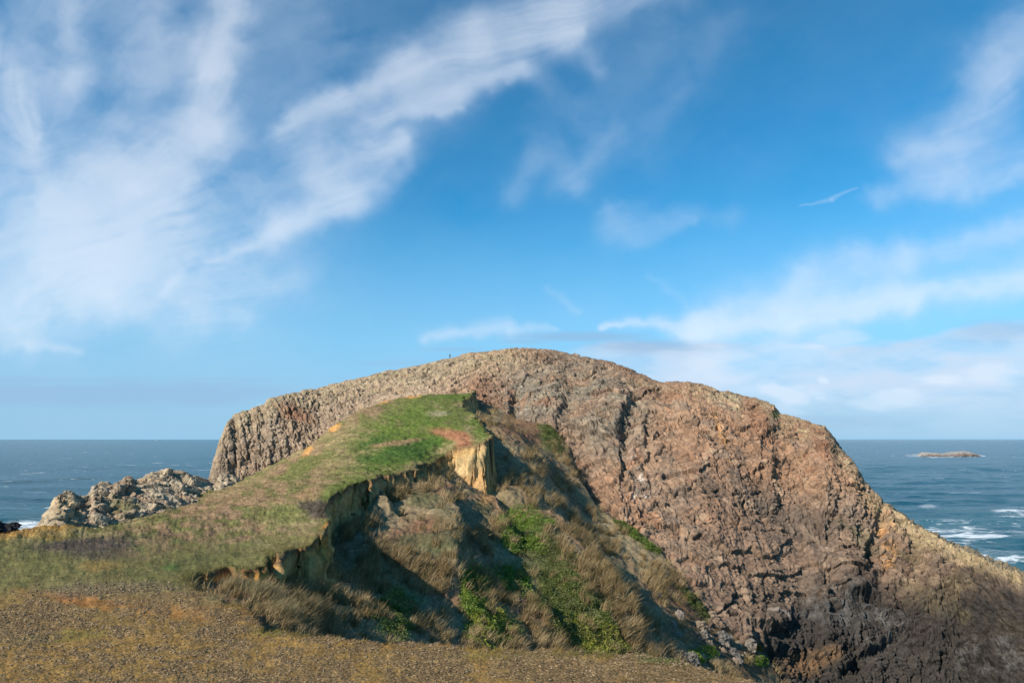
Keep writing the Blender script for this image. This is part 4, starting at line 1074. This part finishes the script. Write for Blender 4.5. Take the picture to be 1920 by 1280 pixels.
# ------------------------------------------------------------------ person standing on the skyline
def skin_fig(name, nodes, edges, mat, parent=None, sub=2):
    me = bpy.data.meshes.new(name); me.from_pydata([n_[0] for n_ in nodes], edges, [])
    o = bpy.data.objects.new(name, me); C.objects.link(o)
    o.modifiers.new('skin', 'SKIN'); 
    for i_, n_ in enumerate(nodes):
        sv = me.skin_vertices[0].data[i_]; sv.radius = (n_[1], n_[1] * (n_[2] if len(n_) > 2 else 1)); sv.use_root = i_ == 0
    sm = o.modifiers.new('sub', 'SUBSURF'); sm.levels = sub; sm.render_levels = sub
    me.materials.append(mat)
    if parent is not None: o.parent = parent
    return o
j = int(np.argmin(np.abs(pxs - 845)))
colv = P2[nb-6:nb+30, j]; a_, b_2 = colv[:, 0] / colv[:, 1], colv[:, 2] / colv[:, 1]
pk = colv[int(np.argmax(b_2))]
person = empty('person', pk + np.array([0, 0, -.02])); tag(person, 'distant person in dark clothes standing alone on the headland skyline', 'person')
skin_m = mat_plain('skin_tone', (.42, .26, .19), .6); jkt = mat_plain('dark_jacket', (.018, .02, .03), .8); trs = mat_plain('dark_trousers', (.05, .055, .07), .8); hr = mat_plain('dark_hair', (.02, .015, .01), .7); bt = mat_plain('dark_boots', (.02, .018, .015), .6)
skin_fig('body', [((0,0,.95),.13,.8),((0,0,1.15),.13,.75),((0,0,1.38),.15,.7),((0,0,1.50),.06),((0,-.01,1.60),.085,1.1),((0,-.01,1.70),.08,1.1),
    ((.19,0,1.42),.055),((.25,.02,1.15),.045),((.23,-.06,.90),.035),((.22,-.08,.82),.03),((-.19,0,1.42),.055),((-.25,.02,1.15),.045),((-.23,-.06,.90),.035),((-.22,-.08,.82),.03),
    ((.10,0,.88),.09),((.11,-.01,.48),.06),((.12,.02,.09),.045),((.12,-.11,.04),.035),((-.10,0,.88),.09),((-.11,-.01,.48),.06),((-.12,.02,.09),.045),((-.12,-.11,.04),.035)],
    [(0,1),(1,2),(2,3),(3,4),(4,5),(2,6),(6,7),(7,8),(8,9),(2,10),(10,11),(11,12),(12,13),(0,14),(14,15),(15,16),(16,17),(0,18),(18,19),(19,20),(20,21)], skin_m, person)
skin_fig('jacket', [((0,0,.86),.17,.8),((0,0,1.12),.16,.8),((0,0,1.38),.175,.75),((0,0,1.50),.085),((.20,0,1.41),.075),((.26,.02,1.15),.065),((.24,-.05,.92),.055),((-.20,0,1.41),.075),((-.26,.02,1.15),.065),((-.24,-.05,.92),.055)],
    [(0,1),(1,2),(2,3),(2,4),(4,5),(5,6),(2,7),(7,8),(8,9)], jkt, person)
skin_fig('trousers', [((0,0,.92),.15,.85),((.10,0,.82),.11),((.11,-.01,.48),.085),((.12,.02,.12),.07),((-.10,0,.82),.11),((-.11,-.01,.48),.085),((-.12,.02,.12),.07)], [(0,1),(1,2),(2,3),(0,4),(4,5),(5,6)], trs, person)
skin_fig('hair', [((0,.03,1.66),.09,1.0),((0,.01,1.76),.075,1.1)], [(0,1)], hr, person)
for sx_ in (1, -1):
    skin_fig('boot', [((.12*sx_,.03,.06),.055),((.12*sx_,-.12,.05),.05)], [(0,1)], bt, person)
person.scale = (1.12, 1.12, 1.12)

# ------------------------------------------------------------------ gulls on the left shoulder, a ship on the horizon
wf = mat_plain('white_feathers', (.80, .80, .78), .7, .05); gf = mat_plain('grey_feathers', (.30, .31, .33), .7, .1); yl = mat_plain('beak_yellow', (.6, .38, .05), .5)
for (x, lab, flip) in [(481,'white gull perched nearest the left drop of the headland skyline',1),(488,'second gull perched a little right on the headland skyline',-1)]:
    j = int(np.argmin(np.abs(pxs - x))); colv = P2[nb-6:nb+30, j]; pk = colv[int(np.argmax(colv[:, 2] / colv[:, 1]))]
    g = empty('gull', pk); g.scale = (1.5, 1.5, 1.5); tag(g, lab, 'gull', 'gulls on the skyline')
    skin_fig('body', [((0,0,.22),.10),((-.14*flip,0,.20),.09),((-.30*flip,0,.18),.04),((.12*flip,0,.28),.07),((.17*flip,0,.38),.045),((.21*flip,0,.44),.055)], [(0,1),(1,2),(0,3),(3,4),(4,5)], wf, g)
    skin_fig('wing', [((.05*flip,-.09,.26),.05,.5),((-.15*flip,-.10,.24),.055,.5),((-.36*flip,-.06,.20),.02)], [(0,1),(1,2)], gf, g)
    skin_fig('wing', [((.05*flip,.09,.26),.05,.5),((-.15*flip,.10,.24),.055,.5),((-.36*flip,.06,.20),.02)], [(0,1),(1,2)], gf, g)
    skin_fig('beak', [((.26*flip,0,.44),.018),((.34*flip,0,.42),.008)], [(0,1)], yl, g, 1)
    skin_fig('leg', [((0,.03,.14),.012),((.01,.03,.0),.010)], [(0,1)], yl, g, 1)
    skin_fig('leg', [((0,-.03,.14),.012),((.01,-.03,.0),.010)], [(0,1)], yl, g, 1)
sh = empty('ship', at(293, 823.5, 24000) * np.array([1, 1, 0]) + np.array([0, 0, SEA])); tag(sh, 'tiny white ship on the horizon at the left', 'ship')
bm = bmesh.new(); box(bm, -26, 26, -6, 6, 0, 16)
for q_ in bm.verts:
    if q_.co.x > 0 and q_.co.z > 1: q_.co.x += 8
    if q_.co.z < 1: q_.co.y *= .5
bmesh.ops.bevel(bm, geom=bm.edges[:], offset=1, segments=1, affect='EDGES'); bm_obj('hull', bm, gf, sh)
bm = bmesh.new(); box(bm, -20, 0, -5, 5, 16, 38); box(bm, -16, -8, -3, 3, 38, 46); bmesh.ops.bevel(bm, geom=bm.edges[:], offset=.8, segments=1, affect='EDGES'); bm_obj('cabin', bm, wf, sh); sh.scale = (.6, .6, .6)
